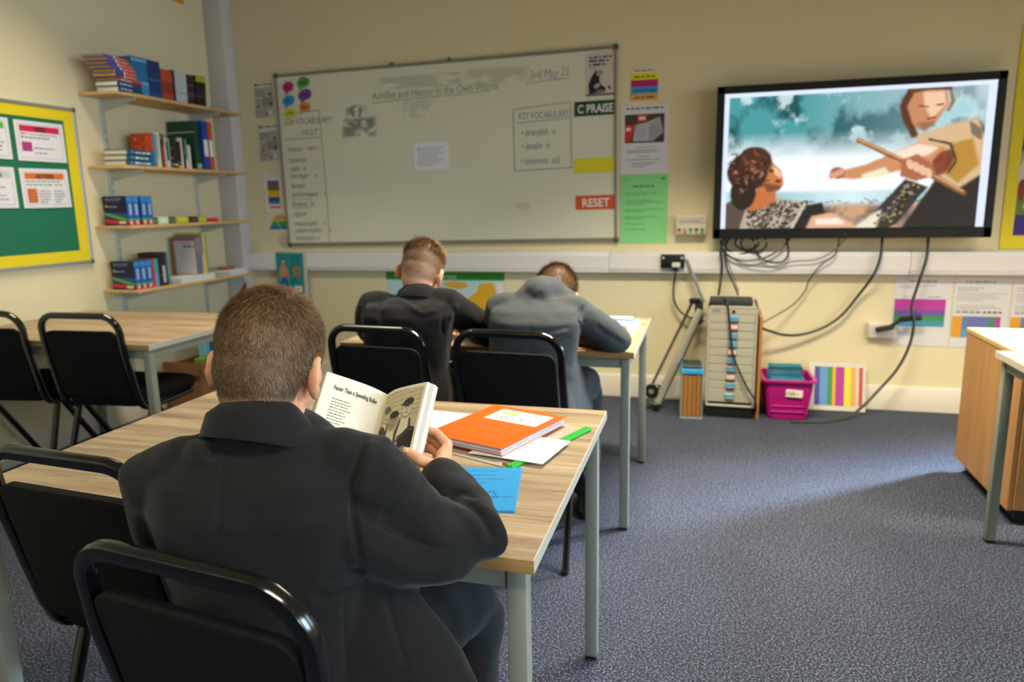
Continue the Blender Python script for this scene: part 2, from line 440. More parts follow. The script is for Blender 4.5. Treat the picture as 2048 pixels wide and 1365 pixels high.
# ------------------------------------------------------------------ whiteboard
YW = YB
BX0, BX1, BZ0, BZ1 = -2.985, -0.573, 1.018, 2.222
wbw, wbh = BX1-BX0, BZ1-BZ0
wb = thing('whiteboard', 'large white marker board with grey metal frame and faint handwriting on the wall', 'whiteboard', (BX0, YW-.012, BZ0), (PI/2, 0.0, 0))
wb.rotation_euler = Euler((PI/2, -0.011, 0)); 
M_BOARD = mat('enamel_board', '#dcd9c4', .25, noise=(2.5, .02))
MB().box((wbw/2, wbh/2, 0), (wbw-.02, wbh-.02, .014)).build('board_panel', M_BOARD, wb)
M_WBF = mat('board_frame_grey', '#8f8d80', .4, .4)
for c_, d_ in (((wbw/2, wbh-.009, .004), (wbw-.03, .02, .024)), ((wbw/2, .011, .004), (wbw-.03, .024, .024)), ((.008, wbh/2, .004), (.018, wbh-.03, .024)), ((wbw-.008, wbh/2, .004), (.018, wbh-.03, .024))):
    MB().box(c_, d_, .004).build('frame_rail', M_WBF, wb)
for cx_ in (.008, wbw-.008):
    for cy_ in (.008, wbh-.008): MB().box((cx_, cy_, .005), (.034, .034, .028), .006).build('corner_cap', mat('corner_cap_grey', '#4a4c4c', .5), wb)
for cx_ in (.9, 1.31): MB().box((cx_, wbh+.004, .008), (.022, .02, .02), .004).build('frame_clip', mat('corner_cap_grey', '#4a4c4c', .5), wb)
def bx(px_x, z): return (px_x-BX0, z-BZ0)
MZ = .0078
PEN = mat('marker_faded_green', '#8b9282', .6); PENB = mat('marker_blue_grey', '#8494a2', .6); PENR = mat('marker_red', '#c4806c', .6); PEND = mat('marker_dark', '#6d6f62', .6)
def marker(s, x, z, size, m=PEN, xs=.95, sh=.15, rot=0.0, bold=.0006):
    return lettering(s, size, wb, x-BX0, z-BZ0, MZ, m, 'LEFT', xs, sh, rot, 'marker_writing', bold)
marker('Achilles and Hector In the Own Words', -2.25, 2.005, .07, PEN, .80, .2, .012)
marker('3rd May 23', -1.135, 2.06, .075, PENB, .75, .2, .03, 0.0)
marker('KS4 VOCABULARY', -2.94, 1.875, .062, PEN, .72, .1)
marker('VAULT', -2.82, 1.80, .055, PEN, .8, .15)
for s_, z_, k_ in (('frantic', 1.69, 0), ('motives', 1.615, 0), ('calm', 1.555, 0), ('carriage', 1.505, 0), ('fanatic', 1.435, 0), ('picturesque', 1.375, 1), ('brazen', 1.305, 0), ('vigour', 1.235, 0), ('meaningful', 1.165, 0), ('catastrophic', 1.115, 0), ('synonym', 1.06, 0)):
    marker(s_, -2.93, z_, .052, PEN if not k_ else mat('marker_green', '#6f9468', .6), .85, .15)
    if s_ not in ('motives', 'fanatic', 'vigour'): marker('n.', -2.93+.021*len(s_)+.025, z_, .046, PENR, .9, .1)
marker('adv vb n', -2.78, 1.70, .036, PENR, .8)
marker('KEY VOCABULARY', -1.215, 1.815, .064, PENB, .62, .1)
marker('• brandish  v.', -1.20, 1.71, .062, PENB, .72, .2); marker('• javelin  n.', -1.20, 1.625, .062, PENB, .72, .2); marker('• timorous  adj', -1.21, 1.53, .062, PENB, .70, .2)
g = Print(.00006)
def bl(pts, w_, c_): g.line([bx(*p) for p in pts], w_, c_)
bl([(-2.25, 1.985), (-1.95, 1.995), (-1.62, 2.0), (-1.4, 2.01)], .005, '#8d9484'); bl([(-1.16, 2.035), (-.93, 2.055)], .005, '#8b97a0')
bl([(-1.06, 2.045), (-.88, 2.05)], .004, '#8b97a0')
bl([(-2.955, 1.945), (-2.66, 1.965), (-2.65, 1.4), (-2.655, 1.03)], .005, '#8a8b7c'); bl([(-2.95, 1.775), (-2.66, 1.78)], .005, '#8a8b7c')
bl([(-2.93, 1.29), (-2.78, 1.295), (-2.775, 1.355), (-2.93, 1.352), (-2.93, 1.29)], .004, '#9a9a88')
bl([(-1.25, 1.88), (-.868, 1.905), (-.868, 1.495), (-1.25, 1.49), (-1.25, 1.88)], .006, '#8f978f'); bl([(-1.22, 1.795), (-.88, 1.805)], .005, '#8b97a0')
g.build(wb, MZ, 'marker_lines')
# half-rubbed smudges of old marker
cv = Canvas(150, 90, '#dcd9c4'); n1 = cv.noise(5, 3); n2 = cv.noise(3, 9)
cv.put(cv.blur(((n1 > .42)*1.0), 1.2), '#bcbcab', .55)
SMZ = [0]
def smudge(cx_, cz_, w_, h_, col, seed, al, x0=0, z0=0):
    c_ = Canvas(70, 50); nn = c_.noise(4, seed)
    edge = np.clip(1.15-np.maximum(abs(c_.x-.5), abs(c_.y-.5))*2.3, 0, 1); mk = np.clip((nn-.30)*5, 0, 1)*np.clip(edge*3, 0, 1)
    c_.a[:] = lin('#dcd9c4')[:3]; c_.put(mk, col, al)
    p_ = paint_mesh(c_.a, w_, h_, wb, .0071+.00008*len(SMZ), INK_GLOSS, 'marker_smudge'); p_.location = (cx_-w_/2-BX0, cz_-h_/2-BZ0, 0); SMZ.append(1)
smudge(-2.375, 1.925, .17, .12, '#808a80', 2, 1.0); smudge(-2.36, 1.83, .29, .14, '#808a80', 5, 1.0)
smudge(-1.85, 2.10, .78, .10, '#b7b8a6', 7, .8); smudge(-1.35, 2.10, .5, .12, '#bbbcab', 8, .8); smudge(-1.9, 1.93, .3, .14, '#c0c0b0', 12, .7); smudge(-1.2, 1.26, .12, .06, '#c9b49c', 15, .7)
YP = YW-.021          # face of the board, for the things stuck on it
for k, (cx_, cz_, rx, rz, c_, nm, a_) in enumerate(((-2.90, 2.135, .045, .036, '#b8236e', 'magenta', .3), (-2.778, 2.158, .050, .036, '#3d9a3f', 'green', .2), (-2.903, 2.043, .049, .036, '#2a93cc', 'blue', .25), (-2.772, 2.075, .054, .037, '#6d3a96', 'purple', .3), (-2.895, 1.957, .047, .034, '#c4c938', 'lime', .1), (-2.778, 1.992, .045, .034, '#d9802f', 'orange', .1))):
    t_ = thing('speech_bubble_magnet', nm+' speech bubble cut-out stuck at the top left of the whiteboard', 'magnet', (cx_, YP, cz_), ROT_BACK, 'speech bubbles on the whiteboard')
    pts = [(rx*math.cos(a)*(1+.04*math.cos(7*a)), rz*math.sin(a)*(1+.04*math.sin(5*a))) for a in [2*PI*i/26 for i in range(26)]]
    M_ = Matrix.Rotation(a_, 4, 'Z')
    mb = MB().prism(pts, 0, .002, 0, M_); mb.prism([(-rx*.75, -rz*.4), (-rx*.2, -rz*.8), (-rx*.85, -rz*1.35)], .0, .0019, 0, M_)
    mb.build('bubble', mat('bubble_'+nm, c_, .5), t_, angle=0)
    pr = Print(); pr.words(-rx*.5, rx*.5, -.006, .012, '#2a2a33', .8); pr.build(t_, .0022)
def on_back(name, label, cat, x0, z0, x1, z1, y=None, color='#e6e4e2', group=None, tilt=0.0, t=.0012):
    return sheet(name, label, cat, x1-x0, z1-z0, (x0, (YW-.0016) if y is None else y, z0), (PI/2, -tilt, 0), color, t, group)
r = on_back('printed_sheet', 'plain white page of small grey text stuck mid whiteboard', 'paper', -1.97, 1.53, -1.715, 1.715, YP, '#e9e9ee', tilt=.01)
Print().para(.03, .225, .16, 8, .016, .007, '#a9a9b4').build(r, .0014)
r = on_back('stencil_poster', 'small pale pink poster with dark crouched shape and slogan, top right of the whiteboard', 'poster', -.778, 1.955, -.588, 2.215, YP, '#cdbfba', tilt=.012)
pr = Print(); pr.rect(0, 0, .19, .012, '#5b4340')
for i in range(3): pr.words(.02, .165-.02*i, .225-.022*i, .013, '#2c2828')
pr.words(.02, .07, .165, .006, '#4a4444')
pr.poly([(.02, .012), (.12, .02), (.125, .045), (.1, .06), (.085, .09), (.09, .12), (.11, .135), (.095, .155), (.06, .15), (.035, .115), (.015, .07)], '#1c1b1e')
pr.ell(.085, .135, .02, .019, '#9a908d').ell(.07, .06, .022, .012, '#b7aaa6', .5).ell(.09, .03, .03, .006, '#8f8583').ell(.148, .045, .014, .007, '#26303a', -.9)
pr.build(r, .0014)
def sign(nm, label, x0, z0, x1, z1, col, txt, ts, tcol='#f0f0ea'):
    r_ = on_back(nm, label, 'sign', x0, z0, x1, z1, YP, col, tilt=.012, t=.0016)
    if txt: lettering(txt, ts, r_, (x1-x0)/2, (z1-z0)*.5-ts*.36, .0022, mat('sign_white', '#e8e8e0', .5), 'CENTER', .80 if len(txt) > 6 else .9, bold=.0012)
sign('praise_sign', 'dark green laminated sign reading C PRAISE on the whiteboard', -.853, 1.835, -.585, 1.925, '#173f26', 'C PRAISE', .072)
sign('blank_sign', 'blank yellow laminated strip on the whiteboard between two signs', -.853, 1.482, -.585, 1.574, '#ded51d', '', 0)
sign('reset_sign', 'orange red laminated sign reading RESET on the whiteboard', -.845, 1.248, -.585, 1.338, '#cf4f1c', 'RESET', .075)

# ------------------------------------------------------------------ posters left of the board
for k, (x0, z0, x1, z1, lb) in enumerate(((-3.188, 1.93, -3.03, 2.178, 'grey comic strip poster, upper of two left of the whiteboard'), (-3.178, 1.628, -3.018, 1.888, 'grey comic strip poster, lower of two left of the whiteboard'))):
    r = on_back('comic_poster', lb, 'poster', x0, z0, x1, z1, None, '#d8d4ce', 'comic posters')
    w_, h_ = x1-x0, z1-z0; pr = Print()
    pr.words(.03, w_-.005, h_-.018, .01, '#4b433c'); pr.ell(.016, h_-.014, .012, .012, '#8a5a32')
    for (a, b_, c_, d_, col) in ((.005, .15, .085, .21, '#a9a6a3'), (.09, .16, .15, .215, '#bdb9b6'), (.008, .085, .06, .14, '#b5b1ae'), (.065, .08, .15, .15, '#9c9a9a'), (.005, .01, .08, .075, '#b1aca8'), (.085, .015, .15, .07, '#c4bfba')):
        pr.rect(a, b_, c_, d_, col).frame(a, b_, c_, d_, .002, '#6a6765'); pr.para(a+.006, c_-.006, d_-.002, 4, .012, .004, '#77736f')
    pr.ell(.13, .165, .01, .012, '#2c2a2a').ell(.13, .1, .009, .013, '#33302f').ell(.03, .085, .016, .01, '#a06a4c').ell(.09, .03, .018, .012, '#b37b72').ell(.12, .04, .014, .02, '#dad5cf')
    pr.build(r, .0014)
r = on_back('stripe_chart', 'narrow white chart of stacked colour bars left of the whiteboard', 'poster', -3.172, 1.265, -3.03, 1.55, None, '#e2dad0')
pr = Print(); pr.words(.03, .12, .262, .007, '#9b948c')
for i, c_ in enumerate(('#2f67a0', '#a93a5c', '#557a34', '#d9b51f', '#dcb41a', '#274f93', '#2c70b5')): pr.rect(.03, .205-.024*i, .125, .229-.024*i, c_)
pr.rect(.035, .03, .128, .044, '#cf5348'); pr.build(r, .0014)
r = on_back('pyramid_chart', 'small chart with a rainbow striped pyramid left of the whiteboard', 'poster', -3.17, 1.125, -3.0, 1.25, None, '#ddd0b8')
pr = Print()
for i, c_ in enumerate(('#2e6db0', '#2a8f8a', '#4c9b43', '#c9b23b', '#d08d5c')):
    za = .015+i*.019; k0 = i/5; k1 = (i+1)/5
    pr.poly([(.015+.05*k0, za), (.115-.05*k0, za), (.115-.05*k1, za+.019), (.015+.05*k1, za+.019)], c_)
    pr.poly([(.12-.05*k0, za), (.165, za), (.165, za+.019), (.12-.05*k1, za+.019)], c_)
pr.words(.08, .165, .115, .006, '#8d7160'); pr.build(r, .0014)
r = thing('round_badge_print', 'round pencil drawn paper badge at the lower left corner of the whiteboard', 'paper', (-3.035, YW-.0016, 1.05), ROT_BACK)
MB().lathe([(.05, 0), (.05, .0012)], 24).build('paper', mat('badge_paper', '#cfc8b8', .7), r, angle=0)
pr = Print(); pr.ell(0, 0, .046, .046, '#8d887c', n=24).ell(0, 0, .042, .042, '#cbc4b4', n=24).line([(-.02, -.03), (0, .035), (.025, -.02)], .003, '#8d887c').frame(-.02, -.02, .02, .02, .003, '#938e82').para(-.03, .03, .0, 3, .01, .004, '#8d887c'); pr.build(r, .0014)
# laminated sheet and teal picture hanging over the trunking
YT = YW-.0585
r = thing('laminated_sheet', 'clear laminated cream sheet hanging behind the teal picture', 'paper', (-3.06, YT, .505), (PI/2, .02, 0)); 
MB().box((.10, .24, .0006), (.245, .48, .0012)).build('sheet', mat('laminate_cream', '#cdc6ac', .25), r, angle=0)
r = thing('picture_cover', 'teal picture card with standing figure and white barcode label over the trunking', 'poster', (-3.085, YT-.0035, .672), (PI/2, .015, 0))
MB().box((.112, .15, .0008), (.224, .30, .0016)).build('card', mat('teal_card', '#1f8a90', .4), r, angle=0)
pr = Print()
pr.poly([(.045, .12), (.08, .125), (.095, .03), (.075, .03), (.062, .09), (.045, .03), (.025, .035)], '#1f5b9a')
pr.poly([(.04, .12), (.085, .12), (.08, .2), (.05, .215), (.03, .19)], '#c9825a').ell(.06, .235, .013, .017, '#d0a183').ell(.06, .252, .015, .007, '#4a3530').ell(.033, .028, .013, .006, '#5b3a28').ell(.088, .028, .014, .006, '#5b3a28')
pr.poly([(.028, .19), (.04, .19), (.036, .11), (.026, .1)], '#c9825a').poly([(.08, .19), (.09, .18), (.105, .11), (.095, .105)], '#c9825a')
pr.words(.115, .195, .262, .012, '#23606b').words(.125, .19, .24, .012, '#23606b')
pr.rect(.12, .145, .16, .215, '#4d6b70').rect(.14, .14, .195, .195, '#b28a4e').rect(.15, .15, .185, .19, '#94743f').rect(.175, .1, .205, .14, '#7d6b4c').para(.12, .165, .115, 4, .011, .006, '#23606b')
pr.rect(.145, .012, .208, .058, '#e3ddc8').words(.155, .2, .03, .012, '#8b8676'); pr.build(r, .0018)
r = thing('red_corner_notice', 'white notice with a red triangle on the corner boxing', 'poster', (-3.455, YW-.1225, .60), (PI/2, 0, 0))
MB().box((.075, .085, .0006), (.15, .17, .0012)).build('paper', mat('notice_paper', '#cfcfd0', .6), r, angle=0)
Print().poly([(.02, .008), (.145, .008), (.145, .165)], '#b21f2c').build(r, .0014)

# ------------------------------------------------------------------ posters right of the board
r = on_back('band_chart', 'small card of yellow magenta blue and orange bands right of the whiteboard', 'poster', -.498, 1.915, -.332, 2.11, None, '#d9d3bf')
pr = Print(); pr.words(.02, .15, .175, .01, '#7d7a70')
for i, c_ in enumerate(('#e8d616', '#b01a6b', '#2a93cf', '#e0a04a')):
    z_ = .123-i*.041; pr.rect(0, z_, .166, z_+.041, c_); 
    if i != 1: pr.words(.02, .15, z_+.013, .011, '#5a5a3a' if i != 2 else '#2c5f8c')
pr.build(r, .0014)
r = on_back('expectations_poster', 'white poster with a photo of open exercise book, right of the whiteboard', 'poster', -.556, 1.468, -.262, 1.888, None, '#d8d6da')
pr = Print(); pr.words(.03, .27, .395, .011, '#3c3c42', 1.0); pr.rect(.022, .19, .268, .365, '#4b3a2a')
pr.poly([(.022, .19), (.07, .21), (.09, .30), (.022, .30)], '#c63a2c').poly([(.10, .31), (.16, .325), (.165, .362), (.10, .36)], '#c63a2c').rect(.11, .33, .15, .35, '#e8d8c8').rect(.03, .265, .06, .285, '#e8d8c8')
pr.poly([(.075, .2), (.2, .2), (.262, .25), (.24, .345), (.16, .315), (.09, .3)], '#b9b9c0').poly([(.17, .2), (.2, .2), (.262, .25), (.24, .345), (.175, .3)], '#a5a5b0')
pr.para(.09, .165, .3, 8, .011, .004, '#8f8f99').para(.18, .245, .3, 7, .011, .004, '#858590')
pr.words(.1, .21, .162, .005, '#9a9aa2').words(.03, .26, .142, .005, '#8f8f97').words(.035, .25, .13, .005, '#8f8f97').words(.11, .19, .105, .005, '#9a9aa2').words(.03, .26, .085, .005, '#8f8f97').para(.07, .22, .075, 3, .011, .005, '#8f8f97'); pr.build(r, .0014)
r = on_back('green_sheet', 'pale green sheet of printed text right of the whiteboard', 'poster', -.556, 1.03, -.258, 1.463, YW-.003, '#86d488')
pr = Print(); pr.words(.08, .21, .355, .010, '#3f7a45', 1.0).words(.02, .06, .4, .005, '#6cb56f').words(.255, .28, .4, .012, '#4b8a50')
z_ = .325
for n_ in (2, 3, 2, 2, 1, 1): pr.para(.03, .27, z_, n_, .011, .0055, '#57a05d'); z_ -= .011*n_+.024
pr.build(r, .0014)
r = on_back('yellow_poster', 'purple poster with a broad yellow border at the far right of the wall', 'poster', 1.615, .99, 2.25, 2.205, YW-.003, '#dcc914', t=.003)
pr = Print(); pr.rect(.06, .075, .575, 1.14, '#3a2377')
pr.poly([(.06, .19), (.30, .19), (.35, .5), (.06, .45)], '#5f7a34').ell(.12, .5, .06, .09, '#b69d7b').ell(.11, .38, .05, .12, '#c9c4bb', .2).ell(.15, .24, .06, .03, '#c98f73').ell(.08, .33, .02, .06, '#7a2f28').ell(.14, .56, .035, .04, '#9a7b55').ell(.17, .40, .03, .12, '#d8d2c6', -.2).ell(.42, .5, .09, .2, '#c9b8a0')
pr.build(r, .0033)
# wall chart of a map behind the boys
r = on_back('map_poster', 'wall map with a green header and a yellow landmass behind the boys', 'poster', -2.23, .40, -1.345, .832, None, '#bcd3d4')
pr = Print(); pr.rect(0, .375, .885, .432, '#2f8f2a')
pr.rect(.01, .01, .875, .375, '#b4d2d8')
pr.poly([(.60, .02), (.87, .02), (.87, .15), (.84, .25), (.80, .36), (.70, .35), (.68, .30), (.60, .24), (.56, .15)], '#d7a520')
pr.poly([(.42, .35), (.50, .37), (.60, .36), (.62, .33), (.55, .31), (.46, .33)], '#d9a23a').poly([(.44, .2), (.5, .3), (.56, .28), (.55, .2), (.48, .15)], '#8fb86a').poly([(.52, .2), (.6, .24), (.6, .1), (.52, .08)], '#cf7f86').poly([(.3, .05), (.42, .06), (.47, .15), (.38, .2), (.28, .15)], '#c7b45a').poly([(.83, .02), (.87, .02), (.87, .36), (.82, .36), (.85, .22)], '#e3dcd6').poly([(.1, .1), (.24, .08), (.27, .2), (.15, .24)], '#c58a6a')
pr.build(r, .0014); lettering('Europe', .05, r, .395, .387, .0022, mat('map_white', '#dfeadf', .5), 'LEFT', .95)
# charts under the trunking on the right
def chart(lb, x0, z0, x1, z1, fn):
    r_ = on_back('display_sheet', lb, 'poster', x0, z0, x1, z1, YW-.0016, '#d5d3d2', 'display sheets under the trunking'); p_ = Print(); fn(p_, x1-x0, z1-z0); p_.build(r_, .0014)
def c1(p, w_, h_):
    p.words(.08, .24, h_-.035, .009, '#6e6e72').words(.02, .23, h_-.06, .006, '#a2a2a4').words(.02, .12, h_-.072, .006, '#a2a2a4').words(.05, .12, h_-.125, .008, '#9a9aa0').words(.18, .25, h_-.128, .008, '#8c8c92')
    for i, c_ in enumerate(('#b8399a', '#b8399a', '#6b55a3', '#3f8f4a', '#3a8fae')): p.rect(.005, h_-.17-.033*i-.0, w_-.03, h_-.137-.033*i, c_)
def c2(p, w_, h_):
    p.words(.06, .23, h_-.035, .009, '#77777a').para(.02, .2, h_-.055, 2, .014, .006, '#8f8f93').para(.02, .28, h_-.09, 4, .013, .005, '#a6a6a9').para(.02, .26, h_-.16, 3, .013, .005, '#a6a6a9')
    p.words(.02, .15, h_-.215, .010, '#85858a').words(.16, .27, h_-.215, .012, '#5c5c62')
    x = .005
    for c_, d_ in (('#d99a28', .05), ('#5f7fae', .03), ('#6b6fae', .11), ('#3f8f5a', .03), ('#a94a9a', .03)): p.rect(x, h_-.36, x+d_, h_-.235, c_); x += d_
    p.rect(.055, h_-.36, .195, h_-.315, '#5f92bb')
chart('white sheet with a pink purple green block, left of the charts under the trunking', 1.09, .405, 1.40, .828, c1)
chart('white sheet with narrow orange blue pink blocks, second chart under the trunking', 1.408, .405, 1.70, .828, c2)
chart('white sheet with orange and blue blocks, cut off by the photo edge', 1.71, .405, 2.02, .828, c2)
r = thing('striped_chart', 'white card of vertical rainbow stripes standing on the floor beside the pink crate', 'poster', (.64, YW-.11, .004), (PI/2-.24, 0, 0))
MB().box((.155, .15, .001), (.325, .30, .002)).build('card', mat('card_cream', '#c9c3b4', .6), r, angle=0)
pr = Print(); x = .025
for c_, d_ in (('#4a4a8f', .03), ('#5f8fc0', .045), ('#3f8a4a', .028), ('#d9a030', .018), ('#a3388f', .05), ('#ddcf2f', .035), ('#cfa05c', .03), ('#c9b9b0', .018), ('#b5423a', .02)): pr.rect(x, .03, x+d_, .27, c_); x += d_
pr.build(r, .0022)
# ------------------------------------------------------------------ sockets and switch boxes
r = thing('control_box', 'cream wall control box with a row of coloured buttons beside the screen', 'control panel', (-.108, YW, 1.143), ROT_BACK)
MB().box((0, 0, .03), (.19, .12, .06), .006, seg=2).build('housing', mat('cream_plastic', '#d2cab2', .45), r)
for i, c_ in enumerate(('#b03a34', '#c9992e', '#3f8f86', '#8a3a30', '#5c7f5a')):
    MB().box((-.072+.035*i, -.028, .062), (.020, .018, .008), .003).build('button', mat('button_'+c_[1:], c_, .4), r); MB().box((-.072+.035*i, -.048, .0605), (.018, .010, .004), .001).build('button', mat('button_'+('#c2b24a', '#b8423c', '#7fb0a0', '#97a83e', '#4d5f58')[i][1:], ('#c2b24a', '#b8423c', '#7fb0a0', '#97a83e', '#4d5f58')[i], .4), r)
Print().rect(-.085, .005, .085, .05, '#bdb7a6').words(-.07, .06, .02, .008, '#8f8a7c').build(r, .0602)
r = thing('black_socket', 'black double wall socket with a white label on the trunking', 'socket', (-.215, YW-.057, .918), ROT_BACK)
MB().box((0, 0, .012), (.148, .088, .024), .005, seg=2).build('face_plate', M_BLACKPLASTIC, r)
for sx_ in (-.058, .058): MB().lathe([(.008, .024), (.008, .026), (.004, .0265)], 10, M=Matrix.Translation((sx_, .022, 0))).build('screw', mat('socket_screw', '#b9b9b0', .4), r)
MB().box((.022, -.022, .025), (.05, .03, .004), .001).build('label_sticker', mat('label_cream', '#cfd0bd', .5), r, angle=0)
MB().box((.02, -.05, .018), (.03, .03, .03), .006).build('plug', M_BLACKPLASTIC, r)
r = thing('white_socket', 'white double wall socket low on the wall behind the cables', 'socket', (1.035, YW, .497), ROT_BACK)
MB().box((0, 0, .015), (.165, .095, .03), .005, seg=2).build('back_box', mat('socket_white', '#cfcdc8', .4), r)
MB().box((0, 0, .033), (.15, .085, .008), .003).build('face_plate', mat('socket_white', '#cfcdc8', .4), r)
for sx_ in (-.04, .04): MB().box((sx_, .022, .038), (.014, .02, .006), .002).build('switch', mat('socket_white', '#cfcdc8', .4), r)
for sx_ in (-.04, .04):
    for q in ((0, -.004), (-.011, -.02), (.011, -.02)): MB().box((sx_+q[0], q[1], .0372), (.005, .006, .001)).build('pin_hole', M_BLACKPLASTIC, r, angle=0)

# ------------------------------------------------------------------ wall screen
TX0, TX1, TZ0, TZ1 = .024, 1.531, 1.061, 1.953
TY = YW-.06
tw, th = TX1-TX0, TZ1-TZ0
tv = thing('wall_screen', 'large black flat screen on the wall showing a bright picture of two people', 'television', ((TX0+TX1)/2, TY, (TZ0+TZ1)/2), ROT_BACK)
MB().box((0, 0, .03), (tw, th, .05), .008, seg=2).build('casing', mat('screen_black', '#0c0e10', .35), tv)
MB().box((0, 0, -.015), (.6, .45, .08), .01).build('wall_bracket', M_BLACKPLASTIC, tv)
bz = MB()
for c_, d_ in (((0, th/2-.022, .058), (tw, .044, .012)), ((0, -th/2+.03, .058), (tw, .06, .012)), ((-tw/2+.022, 0, .058), (.044, th, .012)), ((tw/2-.022, 0, .058), (.044, th, .012))): bz.box(c_, d_, .004)
bz.build('bezel', mat('screen_black', '#0c0e10', .35), tv)
MB().lathe([(.004, .0), (.004, .002)], 8, M=Matrix.Translation((.0, -th/2+.022, .0640))).build('power_light', mat('standby_green', '#2f7a3c', .4), tv)
W_, H_ = 440, 250
cv = Canvas(W_, H_, '#f4fbff')
# a generic seascape with two people: teal clouds, bright haze, sea, shore
n1 = cv.noise(4, 21, 5); n2 = cv.noise(7, 5, 5)
top = np.clip((.47-cv.y)/.2, 0, 1)
cv.put(top*np.clip(1.2-cv.x*.7, .25, 1), '#2b9399', .95)
cv.put(np.clip((n1-.40)*6, 0, 1)*top*np.clip(1.25-cv.x*.8, .1, 1), '#0c4a52', .92)
cv.put(np.clip((n2-.55)*7, 0, 1)*top, '#d9f2f2', .75)
cv.put(np.clip((n2-.62)*9, 0, 1)*np.clip((.5-cv.y)/.2, 0, 1)*np.clip(cv.x*2-.9, 0, 1), '#7fc4cf', .6)
sea = np.clip((cv.y-.70)/.03, 0, 1)*np.clip((.86-cv.y)/.03, 0, 1)
cv.put(sea*np.clip(.25+1.6*abs(cv.x-.52), 0, 1), '#35a9b4', .9); cv.put(sea*np.clip((n2-.5)*6, 0, 1), '#cfeef2', .7)
cv.put(np.clip((cv.y-.80)/.04, 0, 1), '#8a6a56', .9); cv.put(np.clip((cv.y-.80)/.04, 0, 1)*np.clip((n2-.48)*7, 0, 1), '#d8a878', .8); cv.put(np.clip((cv.y-.83)/.04, 0, 1)*np.clip((n1-.5)*8, 0, 1), '#4b3a3a', .8)
for i in range(26):
    x_ = random.uniform(.3, .95); cv.line([(x_, .79+random.uniform(-.02, .03)), (x_+random.uniform(.005, .03), .80)], .008, '#6b5a58', .6, .8)
# person at the left, head tipped back
cv.poly([(0, .80), (.07, .72), (.16, .78), (.33, .80), (.38, .88), (.52, .96), (.53, 1), (0, 1)], '#57483f', 1.2)
cv.poly([(.09, .80), (.22, .76), (.33, .80), (.36, .9), (.25, 1), (.06, 1)], '#b9aa98', 1)
for i in range(260):
    x_, y_ = random.uniform(.09, .34), random.uniform(.79, 1); cv.ell(x_, y_, .006, .011, random.choice(['#4a4038', '#7a6d60', '#2a2422']), 0, .4)
cv.poly([(.34, .82), (.40, .80), (.42, .9), (.37, 1), (.28, 1)], '#1f1d1f', 1); cv.line([(.33, .81), (.28, 1)], .02, '#c9c0b4')
cv.poly([(.36, .91), (.44, .88), (.53, .96), (.54, 1), (.34, 1)], '#e0b08c', 1.4); cv.poly([(.38, .93), (.47, .92), (.5, .97), (.38, .97)], '#fbe7d6', 1.5)
cv.poly([(.10, .76), (.14, .66), (.21, .68), (.21, .78), (.16, .84), (.10, .86)], '#c4713c', 1)
cv.poly([(.12, .50), (.18, .47), (.205, .52), (.225, .555), (.235, .60), (.24, .66), (.22, .70), (.17, .71), (.12, .68)], '#c57a45', 1.0)
cv.poly([(.19, .52), (.21, .535), (.232, .60), (.225, .61), (.20, .58)], '#f0c196', .8); cv.poly([(.15, .64), (.20, .66), (.235, .67), (.22, .705), (.17, .715)], '#7d4a2c', 1.2)
cv.ell(.185, .555, .012, .012, '#5a2f1c', 0, .5); cv.ell(.215, .635, .012, .014, '#6b2a1c', 0, .5)
cv.ell(.085, .56, .085, .15, '#3a1f18', .3, 1.2); cv.ell(.12, .47, .07, .10, '#4b2a1e', .4, 1.2); cv.ell(.07, .72, .055, .13, '#2a1814', 0, 1.2)
rng = random.Random(4)
for i in range(90):
    x_, y_ = rng.uniform(.01, .17), rng.uniform(.40, .72); a_ = rng.uniform(0, 6.3)
    if (x_-.09)**2/.0075+(y_-.55)**2/.03 < 1: cv.line([(x_+.012*math.cos(a_+t_), y_+.02*math.sin(a_+t_)) for t_ in (0, .7, 1.4)], .011, rng.choice(['#8a4f3c', '#22120e', '#5f3226', '#b27a5e']), .6, .85)
# person at the right, leaning in with outstretched arm
cv.poly([(.80, .33), (.97, .22), (1, .3), (1, 1), (.72, 1), (.83, .66)], '#2a2523', 1.5)
cv.poly([(.74, .33), (.86, .27), (.97, .22), (1, .35), (1, .62), (.92, .72), (.84, .62), (.80, .50)], '#d9b68c', 1.5)
cv.poly([(.88, .40), (.96, .36), (.99, .55), (.92, .68), (.86, .60)], '#b98a34', 1.8); cv.poly([(.94, .24), (.99, .3), (.99, .38), (.95, .33)], '#7d6f5a', 1)
cv.poly([(.47, .565), (.56, .53), (.66, .45), (.76, .38), (.86, .42), (.86, .52), (.74, .56), (.62, .61), (.52, .635), (.47, .625)], '#cf8f62', 1.4)
cv.poly([(.66, .45), (.76, .39), (.84, .42), (.80, .47), (.68, .51)], '#fae0cb', 1.8); cv.poly([(.55, .60), (.64, .55), (.66, .60), (.56, .635)], '#f1e7c2', 1.4)
cv.ell(.855, .53, .035, .10, '#7a231c', .5, 1.6, .9); cv.line([(.80, .36), (.88, .40), (.905, .52), (.88, .60)], .018, '#4a3a30', .8)
cv.ell(.455, .585, .03, .045, '#b4634a', .3, 1); 
for i in range(4): cv.ell(.432+.013*i, .605-.010*i, .010, .026, '#d99f82', .3, .6)
cv.poly([(.69, .10), (.72, .02), (.80, .01), (.85, .03), (.86, .12), (.82, .24), (.77, .30), (.72, .24)], '#c98a63', 1)
cv.poly([(.76, .03), (.84, .03), (.85, .12), (.80, .22), (.77, .12)], '#f0c8a4', 1.6)
